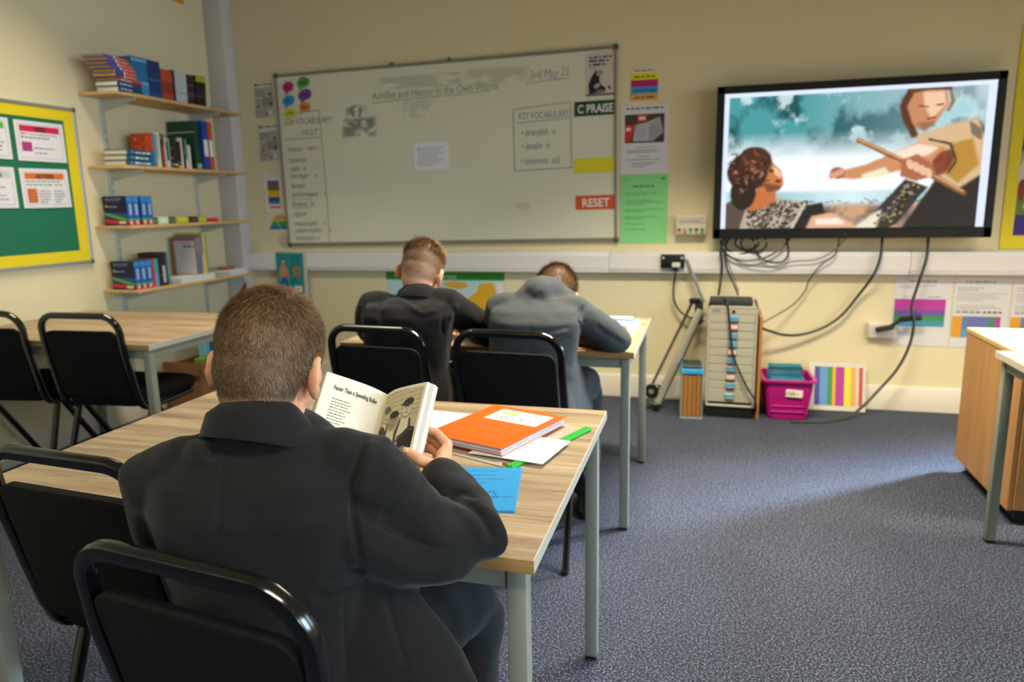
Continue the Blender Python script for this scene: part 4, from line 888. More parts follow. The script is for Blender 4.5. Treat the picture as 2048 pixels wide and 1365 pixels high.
# ------------------------------------------------------------------ chairs: origin on the floor under the rear of the seat, sitter faces +y
def make_chair(label, loc, rz):
    c = thing('stacking_chair', label, 'chair', loc, rz, 'black stacking chairs')
    hw = .192; zt = .862; yt = -.085
    sec = rrect(.0135, .0105, .006, 2)
    def post(s): return [(s*hw, .36, .425), (s*hw, .14, .425), (s*hw, .045, .43), (s*hw, .005, .455), (s*hw, -.012, .50)]
    side = smooth_path([(hw*.97, .37, .424), (hw, .2, .424), (hw, .06, .426), (hw, .018, .443), (hw, -.004, .485), (hw, -.02, .54), (hw, -.062, .72)], 5)
    path = [Vector((-p.x, p.y, p.z)) for p in side]
    r_ = .075
    def onback(x, z): return Vector((x, -.02-(z-.54)/(.862-.54)*(.065), z))
    arc = [onback(-hw+r_-r_*math.cos(a), zt-r_+r_*math.sin(a)) for a in np.linspace(0, PI/2, 8)]
    path += arc + [Vector((-p.x, p.y, p.z)) for p in reversed(arc)] + list(reversed(side))
    MB().tube(path, 1, sec=sec, up=(1, 0, 0)).build('back_frame', M_BLACKTUBE, c, angle=40)
    # upholstered back panel, slightly curved, rounded corners
    pz0, pz1 = .49, .795
    def pad(off, grow):
        rings = []
        poly = rrect(hw-.020+grow, (pz1-pz0)/2+grow, .035, 5)
        return [(x, onback(x, (pz0+pz1)/2+z).y+off+.016*(1-(x/hw)**2)*-1, (pz0+pz1)/2+z) for x, z in poly]
    MB().loft([pad(-.012, -.006), pad(-.010, 0), pad(.010, 0), pad(.024, -.012), pad(.028, -.04)]).build('backrest', M_BLACKPAD, c, angle=50)
    for sx_ in (-1, 1):
        for zz_ in (.735, .545):
            p_ = onback(sx_*(hw-.034), zz_)
            sc = MB().lathe([(.006, 0), (.006, .002), (.003, .0035)], 10, M=Matrix.Translation((p_.x, p_.y-.0125, p_.z)) @ Matrix.Rotation(PI/2, 4, 'X')); sc.build('screw', M_CHROME, c)
    # seat cushion
    st = []
    for z_, g_ in ((.434, -.014), (.441, 0), (.470, .008), (.490, .002), (.502, -.022), (.508, -.075)):
        st.append([(x, y+.215, z_) for x, y in rrect(.195+g_, .205+g_, .06 if g_ > -.02 else .05, 5)])
    MB().loft(st).build('seat', M_BLACKPAD, c, angle=50)
    sec2 = rrect(.0115, .0115, .005, 2)
    for s in (-1, 1):
        MB().tube([(s*(hw-.002), .075, .424), (s*(hw+.004), .005, .22), (s*(hw+.010), -.075, .012)], 1, sec=sec2).build('rear_leg', M_BLACKTUBE, c)
        MB().tube([(s*(hw-.002), .105, .424), (s*(hw+.002), .25, .22), (s*(hw+.008), .40, .012)], 1, sec=sec2).build('front_leg', M_BLACKTUBE, c)
        for y_ in (-.076, .401): MB().lathe([(.013, 0), (.014, .02)], 10, c=(s*(hw+.009), y_)).build('foot_cap', M_BLACKPLASTIC, c)
    return c
def place_chair(src, label, loc, rz): return dup(src, loc, rz, label)
ch0 = make_chair('black padded chair the nearest boy sits on', (-.615, .770, 0), math.radians(-8))
place_chair(ch0, 'empty black padded chair at the near table, left of the nearest boy', (-1.12, 1.06, 0), math.radians(-5))
place_chair(ch0, 'black padded chair under the boy in the black blazer at the far table', (-1.15, 2.42, 0), math.radians(-5))
place_chair(ch0, 'black padded chair under the boy in the grey blazer at the far table', (-.65, 2.40, 0), math.radians(-4))
place_chair(ch0, 'empty black padded chair nearer the camera at the left wall table', (-2.60, 2.52, 0), math.radians(4))
place_chair(ch0, 'empty black padded chair at the left wall table, cut off by the photo edge', (-3.12, 2.50, 0), math.radians(8))
# ------------------------------------------------------------------ cabinet at the right
r = thing('wood_cabinet', 'beech wood cabinet with black plinth beside the grey desk', 'cabinet', (1.18, 3.10, 0), 0)
cw, cd_, ch_ = .62, .64, .69
MB().box((cw/2+.02, cd_/2, .03), (cw-.04, cd_-.06, .06)).build('plinth', M_BLACKPLASTIC, r)
MB().box((.009, cd_/2, (ch_-.022+.06)/2), (.018, cd_, ch_-.082), .001).build('side_panel', M_BEECH, r); MB().box((cw-.009, cd_/2, (ch_-.022+.06)/2), (.018, cd_, ch_-.082), .001).build('side_panel', M_BEECH, r)
MB().box((cw/2, cd_-.006, (ch_-.022+.06)/2), (cw-.038, .012, ch_-.084)).build('back_panel', M_BEECH, r)
MB().box((cw/2, cd_/2, .07), (cw-.038, cd_-.03, .018)).build('floor_panel', M_BEECH, r)
MB().box((cw/2, cd_/2, ch_-.0105), (cw+.006, cd_+.01, .021), .002).build('top_panel', wood_mat('beech_top', '#b08a55', '#d3ae74', .4, .8, 'X'), r)
for i in range(2):
    dr = MB().box((.019+(cw-.038)*(.25+.5*i), .004, (ch_-.022+.06)/2), ((cw-.04)/2-.002, .018, ch_-.09), .002).build('door', M_BEECH, r)
    MB().box((cw/2+(-.04 if i == 0 else .04), -.014, .5), (.012, .018, .10), .003).build('handle', M_ALU, dr)
# ------------------------------------------------------------------ multi-drawer filing cabinet and the things round it
r = thing('drawer_cabinet', 'grey steel multi-drawer cabinet with blue and pink drawer cards under the screen', 'cabinet', (.152, 4.36, 0), math.radians(-1.5))
fw_, fd_ = .282, .36
MB().box((0, fd_/2, .035), (fw_-.01, fd_-.02, .07)).build('plinth', M_BLACKPLASTIC, r)
bd = MB()
for sx_ in (-1, 1): bd.box((sx_*(fw_/2-.007), fd_/2, .375), (.014, fd_, .61), .002)
bd.box((0, fd_/2, .674), (fw_, fd_, .012), .002); bd.box((0, fd_/2, .076), (fw_, fd_, .012), .002); bd.box((0, fd_-.005, .375), (fw_-.02, .01, .6)); bd.box((0, .012, .652), (fw_-.026, .02, .034), .001)
bd.build('body', M_STEEL, r)
MB().lathe([(.009, 0), (.009, .008), (.005, .010)], 12, M=Matrix.Translation((.005, .002, .652)) @ Matrix.Rotation(PI/2, 4, 'X')).build('lock', M_BLACKPLASTIC, r)
MB().box((-.095, .0015, .655), (.05, .002, .010)).build('maker_plate', mat('maker_plate_grey', '#6f7080', .4), r, angle=0)
dh = .0505; zz_ = .634
cards = ['#2f8fc0', '#e0b0aa', '#2f8fc0', '#2f8fc0', '#e0b0aa', '#2f8fc0', '#2f8fc0', '#e0b0aa', '#2f8fc0', '#2f8fc0']
for i in range(10):
    h_ = dh if i < 9 else .082
    z0_ = zz_-h_; zz_ = z0_
    d_ = MB().box((0, .010, z0_+h_/2), (fw_-.03, .016, h_-.004), .0015).build('drawer', M_STEEL, r)
    hx_ = .008-.001*i; hz_ = z0_+h_*.5
    hd = MB().box((hx_, -.001, hz_), (.056, .006, .026), .002).box((hx_, -.008, hz_-.012), (.05, .010, .004), .001).build('handle', mat('drawer_pull_grey', '#8f8d84', .35, .5), d_)
    MB().box((hx_, -.0045, hz_+.001), (.046, .0015, .018)).build('card', mat('card_'+cards[i][1:], cards[i], .5), d_, angle=0)
r = thing('black_device', 'flat black box with cables lying on the drawer cabinet', 'electronic box', (.142, 4.47, .681), math.radians(-1))
MB().box((0, 0, .018), (.245, .17, .034), .006, seg=2).build('casing', mat('device_dark', '#26262a', .5), r)
lid = MB()
for k in range(8): lid.box((-.1+.028*k, 0, .0355), (.012, .14, .002))
lid.build('vent_ribs', mat('device_rib', '#3a3a3c', .6), r, angle=0)
r = thing('leaning_board', 'narrow orange wood board standing against the side of the drawer cabinet', 'board', (.312, 4.35, 0), math.radians(-1.5))
MB().box((0, .19, .31), (.016, .38, .62), .002).build('board', wood_mat('orange_beech', '#9c622c', '#bd8242', .5, .8, 'Z'), r)
MB().box((0, -.001, .31), (.0165, .002, .62), .0005).build('edge_band', mat('orange_edge', '#a8692c', .5), r)
# magazine file
r = thing('magazine_file', 'blue magazine file stuffed with brown folders on the floor', 'file box', (-.068, 4.31, 0), math.radians(3))
bl_ = mat('file_blue', '#2a93c4', .5); bf = MB()
bf.box((-.063, .12, .14), (.003, .24, .28)); bf.box((.063, .12, .14), (.003, .24, .28)); bf.box((0, .2385, .15), (.129, .003, .30)); bf.box((0, .12, .002), (.126, .24, .004))
bf.build('box_shell', mat('file_pale', '#8fb8c4', .5), r, angle=0)
MB().box((0, .11, .289), (.128, .22, .03), .003).build('blue_band', bl_, r)
MB().box((0, .1, .312), (.11, .18, .022), .004).build('dark_lid', mat('file_dark', '#2a3438', .5), r)
for k in range(14): MB().box((-.056+.0085*k, .105+random.uniform(-.004, .004), .135), (.0066, .205, .262+random.uniform(-.012, .006)), .0005).build('folder', mat('folder_brown_%d' % (k % 3), ('#9c6a2e', '#8a5c28', '#ab7a3c')[k % 3], .7), r, angle=0)
# pink crate with books
r = thing('pink_crate', 'magenta plastic crate full of teal books on the floor beside the drawer cabinet', 'crate', (.482, 4.52, 0), math.radians(2))
pk = mat('magenta_plastic', '#b5127c', .3, **{'Transmission Weight': .12}); cb = MB()
def ring(z_, hx, hy, r_=.03): return [(x, y, z_) for x, y in rrect(hx, hy, r_, 5)]
cb.loft([ring(.004, .11, .12), ring(.20, .135, .145), ring(.235, .138, .148), ring(.235, .152, .162), ring(.247, .152, .162), ring(.247, .134, .144), ring(.20, .130, .140), ring(.012, .105, .115)], True)
cb.build('tub', pk, r, angle=30)
rib = MB()
for z_ in (.05, .085): rib.box((0, -.127-.05*z_*2+.003, z_), (.19, .006, .006), .002)
for x_ in (-.10, .10): rib.box((x_, -.136, .12), (.006, .008, .17), .002)
rib.build('ribs', pk, r)
MB().box((.02, -.146, .168), (.095, .004, .045), .003, M=Matrix.Rotation(.05, 4, 'Y')).build('label_plate', mat('crate_label', '#d9d3bf', .5), r)
p = Print(); p.words(-.02, .05, .16, .009, '#77757a').words(-.01, .04, .175, .007, '#8a888c'); o_ = p.build(r); o_.rotation_euler = (PI/2, 0, 0); o_.location = (0, -.1487, 0)
for k, (yo, c_, lb) in enumerate(((-.10, '#5fa8b0', 'front'), (-.06, '#2f7f90', 'second'), (-.02, '#1f5f7a', 'third'), (.02, '#2a6f88', 'fourth'), (.06, '#1c4f66', 'fifth'), (.10, '#3a8a94', 'rearmost'))):
    b_ = thing('crate_book', 'teal book in the pink crate, %s of the row' % lb, 'book', (.482+random.uniform(-.01, .01), 4.52+yo, .014), math.radians(2), 'books in the pink crate')
    b_.rotation_euler = (-.12, 0, math.radians(2))
    hh = .215+.012*k
    q = MB(); q.box((0, -.008, hh/2), (.195, .002, hh)); q.box((0, .008, hh/2), (.195, .002, hh)); q.box((0, 0, hh-.001), (.195, .018, .002)); q.build('cover', mat('crate_cover_'+c_[1:], c_, .4), b_, angle=0)
    MB().box((0, 0, hh/2), (.188, .014, hh-.006)).build('pages', M_PAGEW, b_, angle=0)
    p = Print(); p.words(-.08, .02, -.004, .008, '#c9dfe2').rect(.0, -.006, .07, .006, '#cfe0e0' if k == 0 else c_); o_ = p.build(b_); o_.location = (0, 0, hh+.0004)
# folded projector trolley leaning beside the cabinet
r = thing('folded_trolley', 'folded grey trolley frame with small wheels leaning beside the drawer cabinet', 'trolley', (-.25, 4.42, 0), 0)
M_TRO = mat('trolley_grey', '#8d8a7c', .4, .4); M_TRD = mat('trolley_dark', '#3d3f3c', .4, .4)
MB().tube([(-.03, 0, .055), (.215, .20, .62)], 1, sec=rrect(.022, .011, .004, 2), up=(1, 0, -.4)).build('rail', M_TRO, r)
MB().tube([(-.06, .03, .17), (.165, .22, .665)], .009, 8).build('rod', M_TRD, r)
MB().tube([(-.01, .05, .055), (.235, .24, .60)], 1, sec=rrect(.014, .010, .004, 2), up=(1, 0, -.4)).build('rail', M_TRO, r)
MB().tube([(.12, .27, .93), (.235, .25, .66)], 1, sec=rrect(.010, .006, .003, 2)).build('upper_arm', mat('trolley_arm', '#9a9c98', .35, .5), r)
MB().box((.205, .22, .60), (.05, .06, .15), .01).build('hinge_block', M_TRD, r); MB().box((.18, .20, .675), (.07, .035, .035), .008).build('hinge_cap', M_BLACKPLASTIC, r)
Mx = lambda a, b, c_: Matrix.Translation((a, b, c_)) @ Matrix.Rotation(PI/2, 4, 'X')
for (a, b_, c_) in ((-.065, .0, .13), (-.03, .05, .115)):
    w_ = MB().lathe([(.018, -.014), (.042, -.012), (.045, -.006), (.045, .006), (.042, .012), (.018, .014)], 20, M=Mx(a, b_, c_)).build('wheel', M_BLACKPLASTIC, r)
    MB().lathe([(.016, -.016), (.016, .016)], 14, M=Mx(a, b_, c_)).build('wheel_hub', M_TRO, w_)
MB().box((-.05, .025, .10), (.05, .03, .12), .008).build('axle_bracket', mat('bracket_cream', '#b9b29c', .5), r)
MB().box((-.035, 0, .03), (.04, .03, .05), .008).build('foot', M_BLACKPLASTIC, r)
# cardboard box by the left wall and the things sticking out of it
r = thing('cardboard_box', 'brown cardboard box with a white label by the left wall', 'box', (-3.27, 4.05, 0), 0)
kb = mat('cardboard', '#8a5f38', .8, noise=(6, .1)); q = MB()
q.box((-.13, 0, .15), (.004, .44, .30)); q.box((.13, 0, .15), (.004, .44, .30)); q.box((0, -.22, .15), (.26, .004, .30)); q.box((0, .22, .15), (.26, .004, .30)); q.box((0, 0, .002), (.26, .44, .004)); q.build('carton', kb, r, angle=0)
q = MB(); q.box((.145, -.0, .285), (.004, .45, .08), M=Matrix.Translation((.0, 0, 0))); q.build('flap', kb, r, angle=0)
q = MB(); q.box((0, -.235, .285), (.27, .004, .08)); q.build('flap', kb, r, angle=0)
MB().box((.1475, .02, .20), (.001, .15, .1)).build('label_sticker', mat('sticker_white', '#c9c4c0', .6), r, angle=0)
p = Print(); p.words(-.03, .06, .215, .008, '#85807c').words(-.03, .07, .175, .016, '#8f8a86'); o_ = p.build(r); o_.rotation_euler = (PI/2, 0, PI/2); o_.location = (.1482, 0, 0)
for (nm, lb, cat, yo, xo, w_, h_, d_, c_) in (('plastic_folder', 'pale blue plastic folder standing in the cardboard box', 'folder', -.02, .02, .11, .42, .012, '#6fb0c4'), ('plastic_folder', 'royal blue plastic wallet standing in the cardboard box', 'folder', .07, .03, .09, .46, .014, '#1d3f9a'), ('paper_bundle', 'crumpled lime green paper on top of the cardboard box', 'paper', -.06, .06, .2, .34, .05, '#6f9a35'), ('paper_bundle', 'pale grey paper bundle in the cardboard box', 'paper', .14, .06, .1, .40, .03, '#b8bdb8')):
    b_ = thing(nm, lb, cat, (-3.27+xo, 4.05+yo, .006), .05)
    q = MB(); n_ = 6
    for k in range(n_): 
        f0 = (k/n_-.5)*w_; q.box((random.uniform(-.004, .004), f0+w_/n_/2, h_/2-random.uniform(0, .012)), (d_, w_/n_*.98, h_-.01), .002, M=Matrix.Rotation(random.uniform(-.02, .02), 4, 'X'))
    q.build('body', mat('box_item_'+c_[1:], c_, .5), b_, angle=0)
# ------------------------------------------------------------------ cables
def cable(label, pts, rad, m=M_BLACKPLASTIC, name='cable'):
    o_ = MB().tube(smooth_path(pts, 7), rad, 7).build(name, m)
    tag(o_, label, 'cable', 'cables under the screen'); return o_
M_CABG = mat('grey_cable', '#4a4c48', .5)
yw = YW-.02; yf = YW-.075
cable('black power cable hanging from the socket on the trunking', [(-.195, yf-.012, .845), (-.205, yf, .76), (-.20, yw-.03, .66), (-.15, yw-.04, .585), (-.07, yw-.06, .55), (-.01, yw-.1, .545)], .006)
cable('thick black cable bundle dropping from the screen to the box on the cabinet', [(.09, YW-.08, 1.06), (.075, yf-.02, .98), (.085, yf-.03, .90), (.08, yf-.06, .80), (.07, 4.55, .725)], .008)
cable('second black cable dropping from the screen beside the thick bundle', [(.12, YW-.08, 1.06), (.10, yf-.015, .98), (.115, yf-.03, .88), (.16, yf-.06, .78), (.185, 4.55, .724)], .006)
cable('thin grey cable dropping beside the thick bundle', [(.10, YW-.08, 1.06), (.11, yf-.01, .95), (.15, yf-.02, .84), (.19, 4.6, .74)], .0035, M_CABG)
for k, (cx_, cz_, rx_, rz_) in enumerate(((.19, 1.02, .09, .055), (.23, 1.035, .07, .045), (.27, 1.03, .075, .055))):
    cable('black cable coil under the left corner of the screen, %s of three' % ['left', 'middle', 'right'][k], [(cx_+rx_*math.cos(a), YW-.05-.006*k+.004*math.sin(2*a), cz_+rz_*math.sin(a)) for a in np.linspace(.4, 2*PI+.1, 15)], .006)
cable('black cable looping low from the cable coils to the screen', [(.07, YW-.06, 1.05), (.10, yf-.01, .97), (.2, yf-.012, .925), (.33, yf-.012, .94), (.43, yf-.005, 1.0), (.48, YW-.04, 1.06)], .006)
cable('black cable in a deep loop across the trunking under the screen', [(.27, YW-.05, 1.0), (.33, yf-.01, .93), (.43, yf-.012, .915), (.47, yf-.01, .97), (.455, YW-.05, 1.07)], .0055)
cable('long thin grey cable hanging from the screen to behind the cabinet', [(.76, YW-.05, 1.07), (.73, yf-.008, .96), (.66, yf-.008, .90), (.60, yw-.03, .80), (.585, yw-.02, .74), (.53, yw-.02, .66), (.44, yw-.06, .60), (.34, yw-.1, .545)], .0045, M_CABG)
cable('faint grey cable running along the trunking under the screen', [(.80, YW-.05, 1.07), (.72, yf-.008, .98), (.62, yf-.008, .93), (.50, yf-.008, .92), (.36, yf-.008, .885), (.2, yf-.008, .91), (.11, yf-.01, .97)], .0032, M_CABG)
cable('thick dark cable sweeping from the screen down behind the cabinet', [(1.0-.01, YW-.05, 1.08), (.98, yf-.01, .95), (.95, yf-.008, .84), (.89, yw-.02, .72), (.80, yw-.02, .59), (.70, yw-.02, .51), (.58, yw-.03, .465), (.47, yw-.06, .465), (.38, yw-.1, .495), (.335, yw-.13, .515)], .0085, mat('dark_green_cable', '#2f352f', .45))
cable('dark cable looping from the socket down to the floor and along the carpet', [(1.235, YW-.04, 1.08), (1.225, yf-.01, .95), (1.20, yf-.01, .82), (1.17, yw-.06, .66), (1.185, yw-.08, .56), (1.17, yw-.08, .42), (1.11, yw-.10, .28), (1.02, yw-.12, .16), (.92, 4.55, .06), (.82, 4.47, .012), (.66, 4.37, .008), (.5, 4.33, .008)], .0085, MATS['dark_green_cable'])
cable('black cable hanging down the front of the drawer cabinet', [(.10, 4.40, .722), (.118, 4.345, .70), (.13, 4.335, .62), (.145, 4.33, .5), (.16, 4.33, .4), (.20, 4.33, .3), (.25, 4.325, .2), (.295, 4.32, .13), (.302, 4.32, .06)], .006)
r = thing('plug_adaptor', 'black plug and cable adaptor on the white wall socket', 'plug', (1.09, YW-.07, .553), ROT_BACK)
MB().box((-.06, -.02, .0), (.1, .032, .032), .008, M=Matrix.Rotation(.25, 4, 'Z')).build('plug_body', M_BLACKPLASTIC, r); MB().box((.085, .02, .0), (.13, .035, .03), .014, M=Matrix.Rotation(.12, 4, 'Z'), seg=2).build('adaptor', M_BLACKPLASTIC, r); MB().tube([(-.02, -.02, 0), (.03, .02, 0)], .012, 8).build('cord_sleeve', M_BLACKPLASTIC, r)
# ------------------------------------------------------------------ things on the tables
zt = TH
def flat(name, label, cat, pts, t, z, col, part='paper', group=None, rough=.6, prints=None):
    """flat four-cornered sheet lying on a table, corners near-left, near-right, far-right, far-left"""
    cx_ = sum(p[0] for p in pts)/4; cy_ = sum(p[1] for p in pts)/4
    a = math.atan2(pts[1][1]-pts[0][1], pts[1][0]-pts[0][0])
    w_ = (math.hypot(pts[1][0]-pts[0][0], pts[1][1]-pts[0][1])+math.hypot(pts[2][0]-pts[3][0], pts[2][1]-pts[3][1]))/2
    h_ = (math.hypot(pts[3][0]-pts[0][0], pts[3][1]-pts[0][1])+math.hypot(pts[2][0]-pts[1][0], pts[2][1]-pts[1][1]))/2
    r_ = thing(name, label, cat, (cx_, cy_, z), a, group)
    MB().box((0, 0, t/2), (w_, h_, t), min(.0003, t*.2)).build(part, mat('sheet_'+col.strip('#'), col, rough), r_, angle=0)
    return r_, w_, h_
flat('paper_sheet', 'white paper sheet left of the orange exercise book, partly behind the open book', 'paper', [(-.86, 1.57), (-.635, 1.545), (-.605, 1.79), (-.83, 1.815)], .0006, zt+.0002, '#e3e3e6', group='white sheets on the near table')
# clear wallet with green spine under the orange book
r, w_, h_ = flat('clear_wallet', 'clear plastic wallet with a green spine under the orange exercise book', 'folder', [(-.60, 1.50), (-.365, 1.405), (-.30, 1.73), (-.535, 1.825)], .0025, zt+.0002, '#b5aa98', 'plastic_sleeve', rough=.15)
MB().box((w_/2-.006, 0, .004), (.022, h_, .008), .003).build('green_spine', mat('green_spine', '#1fa02f', .35), r)
MB().box((w_/2-.02, -h_/2+.008, .005), (.02, .006, .008), .002).build('metal_clip', mat('gold_clip', '#b8a05c', .3, .8), r)
flat('paper_sheet', 'white paper sheet poking out right of the orange exercise book', 'paper', [(-.50, 1.47), (-.322, 1.436), (-.308, 1.60), (-.49, 1.635)], .0006, zt+.0092, '#e8e8ea', group='white sheets on the near table')
ob = thing('exercise_book', 'bright orange exercise book with a white label on the near table', 'exercise book', (-.4865, 1.632, zt+.0105), math.radians(-19))
ow, oh = .222, .285
for k in range(7): MB().box((random.uniform(-.003, .003), random.uniform(-.004, .0), .0012+k*.0022), (ow-.008, oh-.008, .0017)).build('page_block', mat('exercise_pages_%d' % (k % 2), ('#dcd8d6', '#b9b2b8')[k % 2], .7), ob, angle=0)
orange = mat('orange_card', '#ea5a00', .75, spec=.2)
MB().box((0, 0, .0175), (ow, oh, .0012)).build('cover', orange, ob, angle=0); MB().box((0, 0, .0002), (ow, oh, .0008)).build('back_cover', orange, ob, angle=0); MB().box((-ow/2, 0, .009), (.0015, oh, .018)).build('spine', orange, ob, angle=0)
p = Print(); p.frame(-ow/2+.018, -oh/2+.02, ow/2-.018, oh/2-.02, .001, '#9a3d08')
p.rect(-.065, .028, .09, .118, '#e4e2e6').rect(-.05, .082, -.0, .1, '#e3a52a').words(-.044, -.006, .089, .006, '#f0d090').words(-.05, -.03, .106, .004, '#8a8a90').words(.01, .03, .106, .004, '#8a8a90').words(.055, .08, .106, .004, '#8a8a90').para(-.05, .045, .078, 5, .0085, .0035, '#9c9ca4').para(.02, .08, .095, 3, .0085, .0028, '#b4b4bc')
p.build(ob, .0183)
r, w_, h_ = flat('blue_card', 'bright blue exercise book with pencil lines at the near edge of the table', 'exercise book', [(-.55, 1.165), (-.354, 1.202), (-.348, 1.418), (-.54, 1.39)], .0045, zt+.0002, '#0e86c4', 'cover', rough=.8)
p = Print()
for k in range(7): p.line([(-.09, .085-.022*k), (random.uniform(-.02, .09), .085-.022*k+random.uniform(-.003, .003))], .0012, '#1a6c9a')
p.line([(.02, -.04), (.05, -.02), (.06, -.05), (.04, -.055)], .0015, '#1a6c9a'); p.build(r, .0047)
# the far table
flat('paper_sheet', 'white worksheet on the far table right of the grey blazer', 'paper', [(-.56, 3.33), (-.36, 3.33), (-.335, 3.545), (-.53, 3.55)], .0006, zt+.0002, '#e6e8ec', group='white sheets on the far table')
flat('paper_sheet', 'white worksheet between the two boys on the far table', 'paper', [(-1.05, 2.98), (-.86, 2.98), (-.84, 3.24), (-1.04, 3.24)], .0006, zt+.0002, '#e0e2e6', group='white sheets on the far table')
r = thing('paperback_book', 'white paged paperback with a blue cover lying on the far table', 'book', (-.372, 3.215, zt+.0003), math.radians(-12))
MB().box((0, 0, .014), (.126, .194, .026), .001).build('pages', M_PAGEW, r, angle=0); q = MB(); q.box((0, 0, .0285), (.13, .198, .0015)); q.box((0, 0, .0008), (.13, .198, .0015)); q.box((-.0645, 0, .0146), (.0015, .198, .029)); q.build('cover', mat('pale_blue_cover', '#9fb0c4', .4), r, angle=0)
p = Print(); p.rect(-.05, .03, .05, .08, '#3f5f94').words(-.05, .05, -.02, .014, '#4a5f80').rect(-.05, -.08, .05, -.06, '#d0c0a8'); p.build(r, .0294)
r, w_, h_ = flat('exercise_book', 'brown exercise book under the grey sleeve at the near edge of the far table', 'exercise book', [(-.62, 2.70), (-.42, 2.70), (-.42, 2.95), (-.62, 2.95)], .006, zt+.0002, '#a86a3a', 'cover')

# ------------------------------------------------------------------ people
from mathutils.bvhtree import BVHTree
def V3(*a): return Vector(a)
def limb(mb, pts, rad, n=14, ref=None):
    """tapered tube with rounded ends; a radius may be (a, b) with a along ref."""
    pts = [Vector(p) for p in pts]; N = len(pts); rings = []; prev = None
    def rr_(i):
        r_ = rad[i]; return r_ if isinstance(r_, tuple) else (r_, r_)
    tang = []
    for i in range(N):
        t = pts[min(i+1, N-1)]-pts[max(i-1, 0)]; tang.append(t.normalized())
    def ring(p, t, a, b):
        nonlocal prev
        x = Vector(ref) if ref is not None else (prev if prev is not None else (V3(0, 0, 1) if abs(t.z) < .8 else V3(1, 0, 0)))
        x = (x-t*x.dot(t)).normalized(); prev = x; y = t.cross(x)
        rings.append([p+x*(a*math.cos(2*PI*k/n))+y*(b*math.sin(2*PI*k/n)) for k in range(n)])
    a, b = rr_(0); m_ = min(a, b)
    for s in (1.35, .9, .45): ring(pts[0]-tang[0]*(m_*math.sin(min(s, PI/2))*1.0), tang[0], a*math.cos(min(s, 1.5)), b*math.cos(min(s, 1.5)))
    for i in range(N): ring(pts[i], tang[i], *rr_(i))
    a, b = rr_(N-1); m_ = min(a, b)
    for s in (.45, .9, 1.35): ring(pts[-1]+tang[-1]*(m_*math.sin(s)), tang[-1], a*math.cos(s), b*math.cos(s))
    mb.loft(rings); return mb
def ellipsoid(mb, c, r, M=None, n=18, m_=12):
    rings = []
    for i in range(1, m_):
        th = PI*i/m_; rings.append([(c[0]+r[0]*math.sin(th)*math.cos(2*PI*k/n), c[1]+r[1]*math.sin(th)*math.sin(2*PI*k/n), c[2]-r[2]*math.cos(th)) for k in range(n)])
    mb.loft(rings, True, False, 0, M); return mb
def trunk(mb, rings, n=28, p=2.4):
    """rings: (center, half width, half depth, side axis, forward axis); superellipse sections"""
    out = []
    for c, a, b, s, f in rings:
        c, s, f = Vector(c), Vector(s).normalized(), Vector(f).normalized(); row_ = []
        for k in range(n):
            t = 2*PI*k/n; ct, st = math.cos(t), math.sin(t)
            row_.append(c+s*(a*math.copysign(abs(ct)**(2/p), ct))+f*(b*math.copysign(abs(st)**(2/p), st)))
        out.append(row_)
    mb.loft(out); return mb
def fuse(mb, voxel, iters):
    """one continuous skin over the overlapping lofts"""
    me = bpy.data.meshes.new('tmp'); me.from_pydata(mb.v, [], mb.f)
    bm = bmesh.new(); bm.from_mesh(me); bmesh.ops.recalc_face_normals(bm, faces=bm.faces[:]); bm.to_mesh(me); bm.free()
    o = bpy.data.objects.new('tmp', me); COL.objects.link(o)
    r = o.modifiers.new('r', 'REMESH'); r.mode = 'VOXEL'; r.voxel_size = voxel; r.use_smooth_shade = True
    s = o.modifiers.new('s', 'SMOOTH'); s.factor = .5; s.iterations = iters
    bpy.context.view_layer.update()
    m2 = bpy.data.meshes.new_from_object(o.evaluated_get(bpy.context.evaluated_depsgraph_get()))
    bpy.data.objects.remove(o); bpy.data.meshes.remove(me)
    return m2
def get_co(me): a = np.empty(len(me.vertices)*3, np.float32); me.vertices.foreach_get('co', a); return a.reshape(-1, 3).astype(float)
def get_no(me): a = np.empty(len(me.vertices)*3, np.float32); me.vertices.foreach_get('normal', a); return a.reshape(-1, 3).astype(float)
def set_co(me, a): me.vertices.foreach_set('co', a.astype(np.float32).ravel()); me.update()
BVH_ = {}
def crease(me, pts, width, amp, smooth=True):
    """raise (amp > 0) or sink a soft ridge along a polyline"""
    P = [Vector(p) for p in (smooth_path(pts, 6) if smooth and len(pts) > 2 else pts)]
    key = (me.name, len(me.vertices))
    if key not in BVH_: BVH_[key] = BVHTree.FromPolygons([tuple(v) for v in get_co(me)], [tuple(p.vertices) for p in me.polygons])
    P = np.array([list(BVH_[key].find_nearest(p)[0]) for p in P])
    V = get_co(me); N = get_no(me); lo = P.min(0)-3*width; hi = P.max(0)+3*width
    idx = np.where(((V > lo) & (V < hi)).all(1))[0]
    if not len(idx): return
    v = V[idx]; d = np.full(len(idx), 9.0); L = len(P)-1; tt = np.zeros(len(idx))
    for i in range(L):
        a, b = P[i], P[i+1]; ab = b-a; t = np.clip(((v-a)@ab)/(ab@ab+1e-12), 0, 1)
        q = np.linalg.norm(v-a-t[:, None]*ab, axis=1); better = q < d; d[better] = q[better]; tt[better] = (i+t[better])/L
    fade = np.clip(np.minimum(tt, 1-tt)*5, .0, 1)
    V[idx] += N[idx]*(amp*np.exp(-(d/width)**2)*fade)[:, None]; set_co(me, V)
def wobble(me, scale, amp, seed=0):
    from mathutils import noise as nz
    V = get_co(me); N = get_no(me); o_ = Vector((seed*7.3, seed*3.1, 0))
    d = np.array([nz.noise(Vector(v)*scale+o_) for v in V]); set_co(me, V+N*(d*amp)[:, None])
